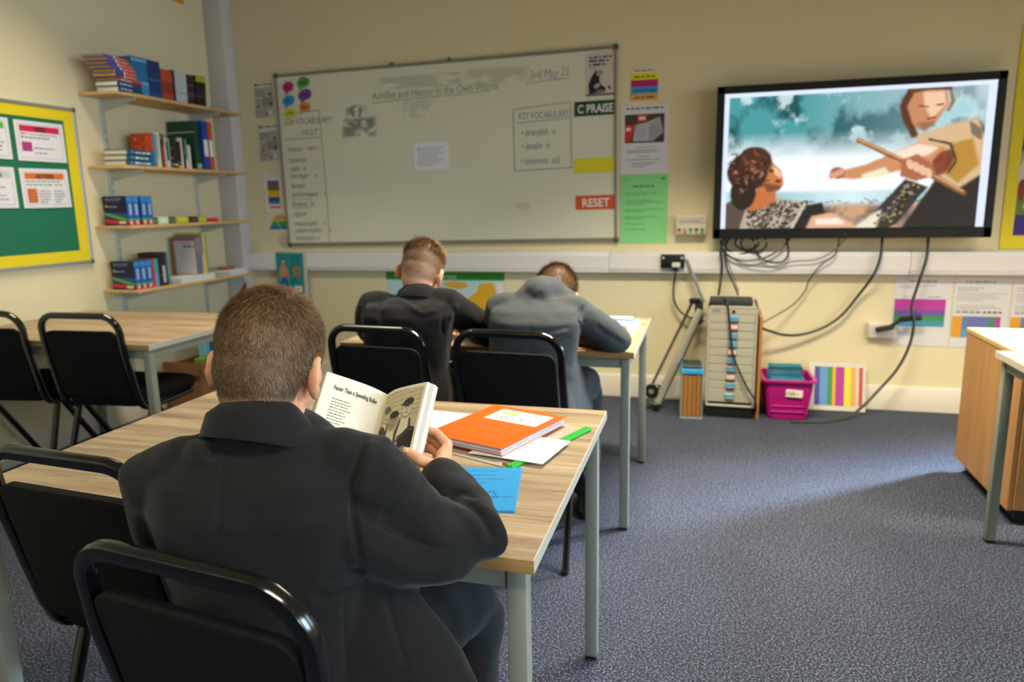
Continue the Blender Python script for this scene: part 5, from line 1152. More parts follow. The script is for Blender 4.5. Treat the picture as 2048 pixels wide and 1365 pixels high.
def finish(me, name, m, parent=None, base=(0, 0, 0)):
    V = get_co(me)-np.array(base)[None]; set_co(me, V)
    me.name = name; me.materials.clear(); me.materials.append(m)
    me.polygons.foreach_set('use_smooth', [True]*len(me.polygons))
    o = bpy.data.objects.new(name, me); COL.objects.link(o)
    if parent is not None: o.parent = parent
    return o

def hand(mb, W, f, n, side, s=1.0, curl=(.5, .6, .4), thumb=None, spread=.5):
    """five-fingered hand: W wrist, f towards the knuckles, n out of the palm, side +1 right, -1 left"""
    f = Vector(f).normalized(); n = Vector(n); n = (n-f*n.dot(f)).normalized(); u = f.cross(n)*side; W = Vector(W)
    K = [W+f*(.070*s)+u*(.027*s), W+f*(.074*s)+u*(.009*s), W+f*(.070*s)-u*(.009*s), W+f*(.062*s)-u*(.025*s)]
    for i, k_ in enumerate(K):
        limb(mb, [W+u*(.012*s*(1.2-.8*i))+f*.005, (W+u*(.014*s*(1.2-.8*i))*1.1+k_)/2 if False else W+(k_-W)*.55, k_], [.0125*s, .0115*s, .0098*s], 10)
    limb(mb, [W-f*.03*s, W, W+f*.045*s], [(.022*s, .016*s), (.022*s, .015*s), (.030*s, .012*s)], 12, ref=u)
    lens = [(.034, .021, .018), (.038, .024, .019), (.035, .022, .018), (.027, .017, .016)]
    for i, k_ in enumerate(K):
        d = (f+u*(.10*(1.5-i))*spread).normalized(); ax = d.cross(n).normalized(); p = k_; pts = [k_-d*.004]; r_ = [.0098*s]
        for j in range(3):
            q = Matrix.Rotation(curl[j]*(1+.08*i), 3, ax); d = q @ d; p = p+d*(lens[i][j]*s); pts.append(p); r_.append((.0086, .0078, .0066)[j]*s*(1 if i < 3 else .9))
        limb(mb, pts, r_, 10)
    if thumb is None: thumb = ((.62, .55, .35), (.72, .2, .62), (.8, .05, .6))
    p = W+f*(.016*s)+u*(.020*s)+n*(.006*s); pts = [p]; r_ = [.0150*s]
    limb(mb, [p+f*(.008*s), (K[0]+p)*.5+n*(.004*s), K[0]-f*(.012*s)], [.012*s, .0105*s, .010*s], 10)
    if isinstance(thumb, list):                       # explicit joints
        pts += [Vector(q) for q in thumb]; r_ += [.0125*s, .0108*s, .0092*s]
    else:
        for j, (a, b, c_) in enumerate(thumb):
            d = (f*a+u*b+n*c_).normalized(); p = p+d*((.034, .029, .022)[j]*s); pts.append(p); r_.append((.0118, .0098, .008)[j]*s)
    limb(mb, pts, r_[:len(pts)], 10)
    return pts

def ear_rings(s):
    """ear in its own frame: x backwards, y up, z outwards"""
    prof = [(.06, -.002), (.5, -.0005), (.78, .006), (.93, .0095), (1.03, .0075), (1.03, .002), (.85, -.003), (.5, -.008), (.06, -.010)]
    rings = []
    for k_, z in prof:
        row_ = []
        for i in range(26):
            a = 2*PI*i/26; x = .0175*math.cos(a)*(1+.16*math.sin(a)); y = .0305*math.sin(a)
            row_.append(Vector((x*k_*s, y*k_*s, z*s)))
        rings.append(row_)
    return rings

def fabric(name, color, rough=.85, sheen=.25, scale=260):
    mt = bpy.data.materials.new(name); mt.use_nodes = True; nt = mt.node_tree; L = nt.links.new
    p = nt.nodes['Principled BSDF']; c = lin(color)
    p.inputs['Roughness'].default_value = rough; p.inputs['Specular IOR Level'].default_value = .25
    p.inputs['Sheen Weight'].default_value = sheen; p.inputs['Sheen Roughness'].default_value = .45
    tc = nt.nodes.new('ShaderNodeTexCoord'); n = nt.nodes.new('ShaderNodeTexNoise'); n.inputs['Scale'].default_value = scale*2; n.inputs['Detail'].default_value = 4
    L(tc.outputs['Object'], n.inputs['Vector'])
    mx = nt.nodes.new('ShaderNodeMix'); mx.data_type = 'RGBA'; mx.inputs[6].default_value = (c[0]*.6, c[1]*.6, c[2]*.6, 1); mx.inputs[7].default_value = (c[0]*1.4, c[1]*1.4, c[2]*1.4, 1)
    L(n.outputs['Fac'], mx.inputs[0]); L(mx.outputs[2], p.inputs['Base Color'])
    n2 = nt.nodes.new('ShaderNodeTexNoise'); n2.inputs['Scale'].default_value = 38; n2.inputs['Detail'].default_value = 5
    L(tc.outputs['Object'], n2.inputs['Vector'])
    ad = nt.nodes.new('ShaderNodeMath'); ad.operation = 'MULTIPLY_ADD'; ad.inputs[1].default_value = .22; L(n.outputs['Fac'], ad.inputs[0]); L(n2.outputs['Fac'], ad.inputs[2])
    b = nt.nodes.new('ShaderNodeBump'); b.inputs['Strength'].default_value = .35; b.inputs['Distance'].default_value = .003
    L(ad.outputs[0], b.inputs['Height']); L(b.outputs[0], p.inputs['Normal']); return mt

def skin_mat(name, color):
    mt = mat(name, color, .5, spec=.35, noise=(45, .07), bump=(140, .12, .001))
    p = mt.node_tree.nodes['Principled BSDF']; p.inputs['Subsurface Weight'].default_value = .18; p.inputs['Subsurface Radius'].default_value = (.8, .3, .15); p.inputs['Subsurface Scale'].default_value = .01
    return mt
M_HAIR = attr_mat('hair_strands', .5, 0, .35)

def make_head(mb, H, sc=1.0, ears=True):
    """H: head matrix (x right, y forward, z up), origin between the ears"""
    S = H @ Matrix.Scale(sc, 4)
    ellipsoid(mb, (0, -.012, .030), (.0745, .093, .083), S, 26, 18)
    ellipsoid(mb, (0, .028, -.022), (.063, .066, .078), S, 22, 16)
    ellipsoid(mb, (0, .036, -.072), (.044, .046, .036), S)
    ellipsoid(mb, (0, -.036, -.012), (.064, .062, .062), S, 22, 16); ellipsoid(mb, (0, -.030, -.045), (.055, .05, .05), S, 22, 16)
    limb(mb, [S @ V3(0, .088, .008), S @ V3(0, .102, -.022), S @ V3(0, .098, -.034)], [.007*sc, .010*sc, .012*sc], 10)
    for s in (-1, 1):
        ellipsoid(mb, (s*.012, .090, -.034), (.009, .009, .007), S, 10, 8); ellipsoid(mb, (s*.036, .068, -.026), (.022, .022, .02), S, 12, 8)
        ellipsoid(mb, (s*.03, .082, .026), (.02, .010, .007), S, 12, 8)
    ellipsoid(mb, (0, .087, -.060), (.021, .010, .0055), S, 12, 8); ellipsoid(mb, (0, .084, -.070), (.018, .010, .006), S, 12, 8)
    if ears:
        for s in (-1, 1):
            # x: backwards, y: up, z: outwards; the rear edge stands off the head
            zo = Vector((s*.88, -.0, .05)); zo = Vector((s*.86, -.42, .10)).normalized() if False else Vector((s*.90, .40, .08)).normalized(); up = Vector((0, -.18, 1)); up = (up-zo*up.dot(zo)).normalized(); bk = up.cross(zo)*1.0
            if bk.y > 0: bk = -bk
            E_ = Matrix.Identity(4)
            for i in range(3): E_[i][0] = bk[i]; E_[i][1] = up[i]; E_[i][2] = zo[i]
            E_.translation = Vector((s*.0745, -.012, -.016))
            mb.loft([[S @ (E_ @ p) for p in r] for r in ear_rings(1.06)], True)
            ellipsoid(mb, (s*.071, .0, -.012), (.012, .012, .02), S, 10, 8)
def face_parts(H, sc, root, base):
    S = Matrix.Translation(-Vector(base)) @ H @ Matrix.Scale(sc, 4)
    for s in (-1, 1):
        e = ellipsoid(MB(), (s*.030, .074, .006), (.0125, .0115, .0115), S, 14, 10).build('eye', mat('eye_white', '#d8d4cc', .2), root)
        ellipsoid(MB(), (s*.030, .0848, .006), (.0055, .002, .0055), S, 12, 8).build('iris', mat('iris_brown', '#3d2a1c', .2), e)
        limb(MB(), [S @ V3(s*.016, .094, .024), S @ V3(s*.032, .094, .029), S @ V3(s*.047, .082, .025)], [.002, .003, .0018], 8).build('eyebrow', mat('brow_brown', '#4a3320', .8), root)
    limb(MB(), [S @ V3(-.018, .093, -.065), S @ V3(0, .098, -.0655), S @ V3(.018, .093, -.065)], [.0012, .0018, .0012], 8).build('mouth', mat('lip_shadow', '#8a4a42', .5), root)

def make_hair(body_me, H, sc, root, base, cols, n, top_len, skin, seed=3, fade=(-.052, -.004), whorl=(.028, -.045, .09), side_len=.004, mess=.15, crown=.055):
    """short hair: a scalp shell with stubble colour and thousands of fine strands, one mesh"""
    rng = np.random.RandomState(seed); Hi = (H @ Matrix.Scale(sc, 4)).inverted()
    V = get_co(body_me)-0; bvh = BVHTree.FromPolygons([tuple(v) for v in V], [tuple(p.vertices) for p in body_me.polygons])
    Hin = np.array(Hi); L = (np.c_[V, np.ones(len(V))] @ Hin.T)[:, :3]
    def mask(x, y, z):
        """1 in full hair, 0 on skin; hairline runs above the ears, down the nape, over the forehead"""
        yy = np.asarray(y)
        hl = np.interp(yy, [-.12, -.03, -.012, .03, .040, .075, .11], [fade[0], fade[0]+.012, -.016, -.016, .006, .058, .085])
        return np.clip((z-hl)/np.where(yy < -.01, .05, .022), 0, 1)
    def lens(x, y, z):
        t = np.clip((z-.035)/(crown), 0, 1); t = t*t*(3-2*t); return side_len+(top_len-side_len)*t
    from mathutils import noise as nz_
    c0, c1, c2 = [np.array(lin(c)[:3]) for c in cols]; cs = np.array(lin(skin)[:3])
    # scalp shell
    N = get_no(body_me); r2 = (L**2).sum(1); near = r2 < .16**2
    rad = np.abs(L[:, 0]) < .079-.012*np.clip(-L[:, 2]/.05, 0, 1)
    mk = mask(L[:, 0], L[:, 1], L[:, 2])*near
    earz = (np.abs(L[:, 0]) > .0725) & (L[:, 2] < .022) & (L[:, 1] > -.05)
    mk[earz] = 0; mk[L[:, 2] < -.105] = 0
    faces = [tuple(p.vertices) for p in body_me.polygons]; keep = [f for f in faces if sum(mk[list(f)] > .02) >= 3 and near[list(f)].all()]
    used = sorted(set(i for f in keep for i in f)); mp = {v: i for i, v in enumerate(used)}; used = np.array(used)
    off = (.0005+.14*lens(L[used, 0], L[used, 1], L[used, 2])*mk[used])
    SV = V[used]+N[used]*off[:, None]; SF = [tuple(mp[i] for i in f) for f in keep]
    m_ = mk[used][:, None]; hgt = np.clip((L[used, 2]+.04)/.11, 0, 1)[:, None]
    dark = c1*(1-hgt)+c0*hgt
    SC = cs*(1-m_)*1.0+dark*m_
    # strands
    g = rng.normal(size=(int(n*2.6), 3)); g /= np.linalg.norm(g, axis=1)[:, None]
    HM = np.array(H @ Matrix.Scale(sc, 4)); R3 = HM[:3, :3]; wv = np.array(whorl); wv = wv/np.linalg.norm(wv)
    SVs, SFs, SCs = [], [], []; nb = len(SV); count = 0
    for d in g:
        if count >= n: break
        if d[2] < -.75: continue
        o_ = np.array([0, -.005, .02])+d*.2; O = R3 @ o_+HM[:3, 3]; D_ = -(R3 @ d); D_ /= np.linalg.norm(D_)
        hit = bvh.ray_cast(Vector(O), Vector(D_))
        if hit[0] is None: continue
        p = np.array(hit[0]); l = (Hin @ np.append(p, 1))[:3]
        if abs(l[0]) > .0735 and l[2] < .022 and l[1] > -.05: continue
        if l[2] < -.10 or l @ l > .15**2: continue
        m1 = float(mask(*l)); 
        if m1 < rng.rand()*.9: continue
        nrm = np.array(hit[1]); t = l/np.linalg.norm(l)-wv; t = t-(t @ (l/np.linalg.norm(l)))*(l/np.linalg.norm(l)); t = t/(np.linalg.norm(t)+1e-6)
        sw = np.cross(l/np.linalg.norm(l), t)*.35; t = t+sw; t[2] -= .35*(1 if l[2] < .06 else .1); t = R3 @ t; t = t-nrm*(t @ nrm); t /= np.linalg.norm(t)+1e-9
        ln = float(lens(*l))*(.6+.6*rng.rand())*(.35+.65*m1)*sc; lift = (.36+.42*rng.rand() if mess < .2 else .45+.5*rng.rand()) if ln > .007 else .28+.35*rng.rand()
        jit = rng.normal(size=3)*mess; d0 = nrm*lift+t+jit; d0 /= np.linalg.norm(d0); d1 = nrm*lift*.35+t*1.1+jit; d1 /= np.linalg.norm(d1)
        w = np.cross(d0, nrm); w /= np.linalg.norm(w)+1e-9; w = w*(.00034+.00030*rng.rand())*(1.0 if n > 15000 else 1.6)
        p0 = p+nrm*.0004; p1 = p0+d0*ln*.5; p2 = p1+d1*ln*.5
        b = nb+len(SVs); SVs += [p0-w, p0+w, p1+w*.8, p1-w*.8, p2]; SFs += [(b, b+1, b+2, b+3), (b+3, b+2, b+4)]
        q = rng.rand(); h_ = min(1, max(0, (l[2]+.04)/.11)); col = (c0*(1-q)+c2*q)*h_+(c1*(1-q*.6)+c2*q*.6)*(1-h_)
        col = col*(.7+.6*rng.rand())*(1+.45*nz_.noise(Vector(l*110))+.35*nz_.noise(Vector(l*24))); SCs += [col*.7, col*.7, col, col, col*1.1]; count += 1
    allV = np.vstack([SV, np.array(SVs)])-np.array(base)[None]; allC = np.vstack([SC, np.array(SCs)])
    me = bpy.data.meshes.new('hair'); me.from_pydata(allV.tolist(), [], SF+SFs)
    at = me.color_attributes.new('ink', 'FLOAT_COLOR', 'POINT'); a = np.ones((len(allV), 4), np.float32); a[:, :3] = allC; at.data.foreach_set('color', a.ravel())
    me.materials.append(M_HAIR); me.polygons.foreach_set('use_smooth', [True]*len(me.polygons))
    o = bpy.data.objects.new('hair', me); COL.objects.link(o); o.parent = root; return o

def head_matrix(c, yaw, pitch, roll):
    """yaw > 0 turns to the right, pitch > 0 looks down, roll > 0 leans to the right"""
    return Matrix.Translation(Vector(c)) @ Matrix.Rotation(-math.radians(yaw), 4, 'Z') @ Matrix.Rotation(math.radians(roll), 4, 'Y') @ Matrix.Rotation(-math.radians(pitch), 4, 'X')

def collar_band(neck, up, fwd, a, b, h, flare, m, root, base, a0=-155, a1=155, drop=.0, low=.012):
    """turned-down blazer collar round the back of the neck: arc about the back, open at the throat"""
    up = Vector(up).normalized(); fwd = Vector(fwd); fwd = (fwd-up*fwd.dot(up)).normalized(); sd = fwd.cross(up); neck = Vector(neck)-Vector(base); rings = []
    for k in range(37):
        t = math.radians(a0+(a1-a0)*k/36); e = abs(t)/math.radians(a1)
        def pt(gr, z): return neck-fwd*((b+gr)*math.cos(t))+sd*((a+gr)*math.sin(t))+up*(z-drop*e*e)
        hh = h*(1-.25*e)
        rings.append([pt(-.002, -.02), pt(-.001, hh*.6), pt(.0, hh), pt(.003, hh+.002), pt(.0065, hh-.001), pt(.010+flare*.35, hh*.55), pt(.011+flare*.8, hh*.1), pt(.010+flare, -low), pt(.006+flare, -low-.002), pt(.005+flare*.7, hh*.1), pt(.004, hh*.5), pt(.001, -.015)])
    mb = MB(); mb.loft(rings); return mb.build('collar', m, root, 60)

def make_boy(P):
    base = Vector((P['hip'][0], P['hip'][1], 0)); hip = Vector(P['hip']); neck = Vector(P['neck']); Ls, Rs = Vector(P['Ls']), Vector(P['Rs'])
    vx = P.get('voxel', .006); sc = P.get('scale', 1.0)
    side0 = Vector(P.get('side0', (1, 0, 0))); fwd0 = V3(-side0.y, side0.x, 0)
    s1 = (Rs-Ls); s1.z = 0; s1.normalize(); f1 = V3(-s1.y, s1.x, 0); mid = (Ls+Rs)/2; spine = (neck-hip).normalized()
    H = head_matrix(P['head'], *P['rot'])
    skin = skin_mat(P['skin_name'], P['skin'])
    # --- the body: one continuous skin
    mb = MB(); make_head(mb, H, sc)
    hd = Vector(P['head'])
    limb(mb, [neck-spine*.03, neck+(hd-neck)*.45+(H.to_3x3() @ V3(0, -.025, -.02))*.6, H @ V3(0, -.022, -.045)], [.052*sc, .049*sc, .05*sc], 16)
    def ringset(g):
        mid1 = hip+(mid-hip)*.35; mid2 = hip+(mid-hip)*.72
        return [(hip+V3(0, 0, -.05), .13*sc+g, .095*sc+g, side0, fwd0), (hip, .135*sc+g, .10*sc+g, side0, fwd0), (mid1, .115*sc+g, .085*sc+g, side0+s1, fwd0+f1), (mid2, .125*sc+g, .09*sc+g, s1, f1+spine*-.0), (mid+spine*.0, .125*sc+g, .075*sc+g, s1, f1-V3(0, 0, f1.dot(spine))), (mid+(neck-mid)*.6, .085*sc+g, .058*sc+g, s1, f1), (neck, .052*sc+g, .05*sc+g, s1, f1)]
    trunk(mb, ringset(0))
    for S_, E_, W_, Hf, Hn, sd, kw in ((Ls, P['Le'], P['Lw'], P['Lf'], P['Ln'], -1, P.get('Lh', {})), (Rs, P['Re'], P['Rw'], P['Rf'], P['Rn'], 1, P.get('Rh', {}))):
        E_, W_ = Vector(E_), Vector(W_)
        limb(mb, [S_, S_+(E_-S_)*.5-V3(0, 0, P.get('sag', 0)), E_, E_+(W_-E_)*.4, W_], [.043*sc, .040*sc, .034*sc, .033*sc, (.025*sc, .021*sc)])
        hand(mb, W_, Hf, Hn, sd, P.get('hand', 1.02), **kw)
    for k in ('L', 'R'):
        h_ = hip+side0*(.075*(1 if k == 'R' else -1)); K_ = Vector(P[k+'k']); A_ = Vector(P[k+'a'])
        limb(mb, [h_, h_+(K_-h_)*.5, K_, K_+(A_-K_)*.35, A_], [.075*sc, .068*sc, .05*sc, .047*sc, .034*sc])
        toe = fwd0*.13; limb(mb, [A_-fwd0*.03-V3(0, 0, .03), A_+fwd0*.05-V3(0, 0, .04), A_+toe-V3(0, 0, .05)], [.028, .026, .02])
    body_me = fuse(mb, P.get('bvoxel', .0045), 7); root_me = body_me
    hair_src = body_me.copy()
    root = finish(body_me, 'person', skin); root.location = (0, 0, 0)
    V = get_co(body_me)-np.array(base)[None]; set_co(body_me, V); root.location = base
    tag(root, P['label'], 'person')
    face_parts(H, sc, root, base)
    make_hair(hair_src, H, sc, root, base, P['hair'], P['nhair'], P['hlen'], P['skin'], **P.get('hairkw', {}))
    if isinstance(P.get('Rh', {}).get('thumb'), list):      # nail of the thumb that shows on the page
        t2, t3 = Vector(P['Rh']['thumb'][1]), Vector(P['Rh']['thumb'][2]); d_ = (t3-t2).normalized(); nn = V3(-.25, -.70, .67); nn = (nn-d_*nn.dot(d_)).normalized(); c_ = t3+d_*.001+nn*.0085-base
        M_ = Matrix.Identity(4)
        for i in range(3): M_[i][0] = d_[i]; M_[i][1] = nn.cross(d_)[i]; M_[i][2] = nn[i]
        M_.translation = c_; ellipsoid(MB(), (0, 0, 0), (.0062, .0048, .0016), M_, 14, 8).build('thumbnail', mat('nail_pink', '#e2b09c', .3), root)
    # --- blazer
    cm = P['cloth']; g = P.get('ease', .022)
    mb = MB(); mid1 = hip+(mid-hip)*.35; mid2 = hip+(mid-hip)*.72; up = V3(0, 0, 1); bk = P.get('hunch', 0.0)
    trunk(mb, [(hip+V3(0, 0, -.055)+fwd0*.005, .172*sc, .135*sc, side0, fwd0), (hip+V3(0, 0, .0), .168*sc, .128*sc, side0, fwd0), (mid1, .148*sc, .112*sc, side0+s1, fwd0+f1), (mid2-f1*bk*.6, .158*sc, .112*sc, s1, f1), (mid+(mid2-mid)*.3-f1*bk, .166*sc, .104*sc, s1, f1), (mid+up*.012-f1*bk*.7, .158*sc, .088*sc, s1, f1), (mid+(neck-mid)*.55-f1*bk*.3+up*.004, .112*sc, .068*sc, s1, f1), (neck-spine*.006, .0605*sc, .058*sc, s1, f1)], 36, 2.5)
    for S_, E_, W_ in ((Ls, P['Le'], P['Lw']), (Rs, P['Re'], P['Rw'])):
        E_, W_ = Vector(E_), Vector(W_); r = P.get('sleeve', 1.0)*sc
        q = W_-(W_-E_).normalized()*.012
        limb(mb, [mid+(S_-mid)*.78+(neck-mid)*.10, S_+(neck-mid)*.04, S_+(E_-S_)*.33-V3(0, 0, P.get('sag', 0)*.8), S_+(E_-S_)*.7-V3(0, 0, P.get('sag', 0)), E_, E_+(q-E_)*.35, E_+(q-E_)*.75, q], [.058*r, .063*r, .060*r, .056*r, .054*r, .051*r, .047*r, .044*r], 20)
    if 'flap' in P:
        for f_ in P['flap']: limb(mb, f_[0], f_[1], 14, f_[2] if len(f_) > 2 else None)
    bz_ = fuse(mb, vx, P.get('smooth', 10))
    wobble(bz_, 9, .006, P.get('seed', 1)); wobble(bz_, 22, .0028, P.get('seed', 1)+5)
    BVH_.clear()
    for c in P.get('creases', []): crease(bz_, *c)
    sb = BVHTree.FromPolygons([tuple(v) for v in get_co(bz_)], [tuple(p.vertices) for p in bz_.polygons]); seams = []
    for pts in P.get('seams', []):
        line_ = []
        for q in smooth_path(pts, 6):
            h_, n_, _, _ = sb.find_nearest(q); line_.append(h_-n_*.0004-base)
        seams.append(line_)
    o = finish(bz_, 'blazer', cm, root, base); o['label'] = P['cloth_label']
    for line_ in seams: MB().tube(line_, .0008 if vx < .005 else .0014, 6).build('seam', M_SEAM, o)
    # cuffs
    collar_band(neck+P.get('collar_off', V3(0, 0, 0)), P.get('collar_up', spine), f1, P.get('collar_a', .051)*sc, P.get('collar_a', .051)*sc, P.get('collar_h', .034), P.get('collar_flare', .022), cm, root, base, drop=P.get('collar_drop', .012), low=P.get('collar_low', .02))
    # shirt collar just showing inside
    # --- trousers and shoes
    mb = MB()
    trunk(mb, [(hip+V3(0, 0, -.052), .14*sc, .115*sc, side0, fwd0), (hip+V3(0, 0, .0), .14*sc, .112*sc, side0, fwd0), (hip+V3(0, 0, .08), .125*sc, .095*sc, side0, fwd0)], 24)
    for k in ('L', 'R'):
        h_ = hip+side0*(.078*(1 if k == 'R' else -1)); K_ = Vector(P[k+'k']); A_ = Vector(P[k+'a'])
        limb(mb, [h_, h_+(K_-h_)*.5, K_-(K_-h_).normalized()*.02, K_+(A_-K_)*.08, K_+(A_-K_)*.45, A_+(K_-A_)*.06], [.086*sc, .083*sc, .074*sc, .072*sc, .064*sc, .056*sc], 18)
    tr = fuse(mb, .007, 8); wobble(tr, 14, .006, 3)
    BVH_.clear()
    for c in P.get('tcreases', []): crease(tr, *c)
    o = finish(tr, 'trousers', P.get('trouser_mat', M_TROUSER), root, base); o['label'] = 'dark school trousers'
    for k in ('L', 'R'):
        A_ = Vector(P[k+'a'])-base; sh = MB()
        trunk(sh, [(A_+fwd0*.03+V3(0, 0, -A_.z+.004), .040, .125, side0, fwd0), (A_+fwd0*.03+V3(0, 0, -A_.z+.022), .043, .128, side0, fwd0), (A_+fwd0*.025+V3(0, 0, -A_.z+.045), .040, .115, side0, fwd0), (A_+fwd0*-.005+V3(0, 0, -A_.z+.07), .035, .07, side0, fwd0), (A_+fwd0*-.02+V3(0, 0, -A_.z+.088), .033, .045, side0, fwd0)], 20)
        sh.build('shoe', mat('black_shoe', '#0c0c0c', .3), root, 50)
    return root
M_SEAM = mat('seam_thread', '#050505', .9)
M_TROUSER = fabric('trouser_cloth', '#12191b', .9, .12)
BLACKCLOTH = fabric('black_blazer_cloth', '#0e0e0d', .9, .10); BLACKCLOTH2 = fabric('charcoal_blazer_cloth', '#0d0d0d', .9, .10); GREYCLOTH = fabric('grey_blazer_cloth', '#3a3f41', .9, .06)

# nearest boy
make_boy(dict(label='boy in a black blazer in front, seen from behind, reading an open book', cloth_label='black school blazer',
    hip=(-.620, .900, .565), neck=(-.607, .868, 1.010), Ls=(-.742, .815, .912), Rs=(-.472, .888, .922), head=(-.618, .905, 1.072), rot=(-9, 22, 5), side0=(.98, .18, 0),
    Le=(-.80, .900, .785), Lw=(-.768, 1.105, .825), Lf=(.30, .8, .45), Ln=(.85, -.35, -.1),
    Re=(-.338, 1.000, .792), Rw=(-.440, 1.120, .822), Rf=(-.20, .928, .309), Rn=(-.85, -.35, .1),
    Rh=dict(curl=(.75, .55, .35), thumb=[(-0.4545, 1.1181, 0.8492), (-0.4754, 1.1104, 0.8605), (-0.5016, 1.12, 0.8708)]), Lh=dict(curl=(.75, .55, .35)),
    Lk=(-.72, 1.27, .55), La=(-.72, 1.22, .09), Rk=(-.43, 1.235, .545), Ra=(-.45, 1.16, .09),
    skin='#d49a78', skin_name='fair_skin', hair=('#4c351f', '#574430', '#775a3a'), nhair=42000, hlen=.018, hairkw=dict(seed=4, mess=.15, fade=(-.098, -.006), side_len=.009),
    cloth=BLACKCLOTH, voxel=.0045, bvoxel=.0034, scale=.97, sleeve=1.04, sag=.038, seed=2, hunch=.012, collar_h=.030, collar_up=(.06, .30, .95), collar_off=V3(-.002, .0, -.004), collar_drop=.045, collar_flare=.027, collar_a=.048, collar_low=.030,
    seams=[[(-0.463, 0.896, 0.977), (-0.455, 0.858, 0.958), (-0.459, 0.837, 0.926), (-0.46, 0.831, 0.892), (-0.452, 0.824, 0.852), (-0.448, 0.833, 0.804)], [(-0.455, 0.834, 0.891), (-0.427, 0.848, 0.865), (-0.392, 0.885, 0.829), (-0.347, 0.921, 0.798)], [(-0.624, 0.8, 0.988), (-0.617, 0.778, 0.949), (-0.608, 0.749, 0.903), (-0.612, 0.742, 0.866)], [(-0.436, 0.873, 0.752), (-0.425, 0.872, 0.69), (-0.402, 0.859, 0.638)], [(-0.474, 0.823, 0.767), (-0.483, 0.831, 0.699), (-0.483, 0.827, 0.638)]],
    creases=[([(-0.463, 0.896, 0.977), (-0.455, 0.858, 0.958), (-0.459, 0.837, 0.926), (-0.46, 0.831, 0.892), (-0.452, 0.824, 0.852), (-0.448, 0.833, 0.804)], 0.005, -0.007),
        ([(-0.449, 0.892, 0.973), (-0.44, 0.848, 0.955), (-0.444, 0.831, 0.926), (-0.451, 0.836, 0.898)], 0.01, 0.005),
        ([(-0.455, 0.834, 0.891), (-0.427, 0.848, 0.865), (-0.392, 0.885, 0.829), (-0.347, 0.921, 0.798)], 0.0035, -0.004),
        ([(-0.43, 0.851, 0.868), (-0.406, 0.872, 0.894), (-0.395, 0.938, 0.902)], 0.006, -0.005),
        ([(-0.624, 0.8, 0.988), (-0.617, 0.778, 0.949), (-0.608, 0.749, 0.903), (-0.612, 0.742, 0.866)], 0.004, -0.0035),
        ([(-0.693, 0.831, 0.981), (-0.655, 0.804, 0.98), (-0.636, 0.781, 0.964)], 0.012, -0.008),
        ([(-0.697, 0.82, 0.979), (-0.656, 0.782, 0.977), (-0.65, 0.774, 0.959)], 0.012, 0.007),
        ([(-0.358, 0.996, 0.842), (-0.323, 0.98, 0.828), (-0.302, 0.975, 0.794)], 0.006, -0.0045),
        ([(-0.362, 0.962, 0.852), (-0.331, 0.962, 0.827), (-0.314, 0.963, 0.796)], 0.01, 0.003),
        ([(-0.383, 0.942, 0.879), (-0.377, 1.016, 0.846), (-0.336, 1.005, 0.845)], 0.008, -0.005),
        ([(-0.375, 0.906, 0.875), (-0.36, 0.947, 0.857), (-0.341, 0.981, 0.836)], 0.01, 0.003),
        ([(-0.448, 0.835, 0.8), (-0.472, 0.823, 0.798), (-0.494, 0.793, 0.798)], 0.01, -0.004),
        ([(-0.46, 0.844, 0.774), (-0.483, 0.812, 0.778), (-0.509, 0.79, 0.774)], 0.01, -0.004),
        ([(-0.436, 0.873, 0.752), (-0.425, 0.872, 0.69), (-0.402, 0.859, 0.638)], 0.004, -0.003),
        ([(-0.474, 0.823, 0.767), (-0.483, 0.831, 0.699), (-0.483, 0.827, 0.638)], 0.004, -0.003),
        ([(-0.452, 0.843, 0.785), (-0.47, 0.817, 0.789), (-0.497, 0.797, 0.785)], 0.01, 0.004)],
    flap=[([(-.492, .880, .80), (-.482, .890, .73), (-.448, .885, .655), (-.412, .880, .60), (-.385, .880, .51)], [(.065, .045), (.072, .040), (.088, .036), (.095, .034), (.105, .034)], (.9, .42, 0)), ([(-.475, .872, .85), (-.425, .925, .792), (-.375, .965, .772)], [.062, .060, .052])],
))
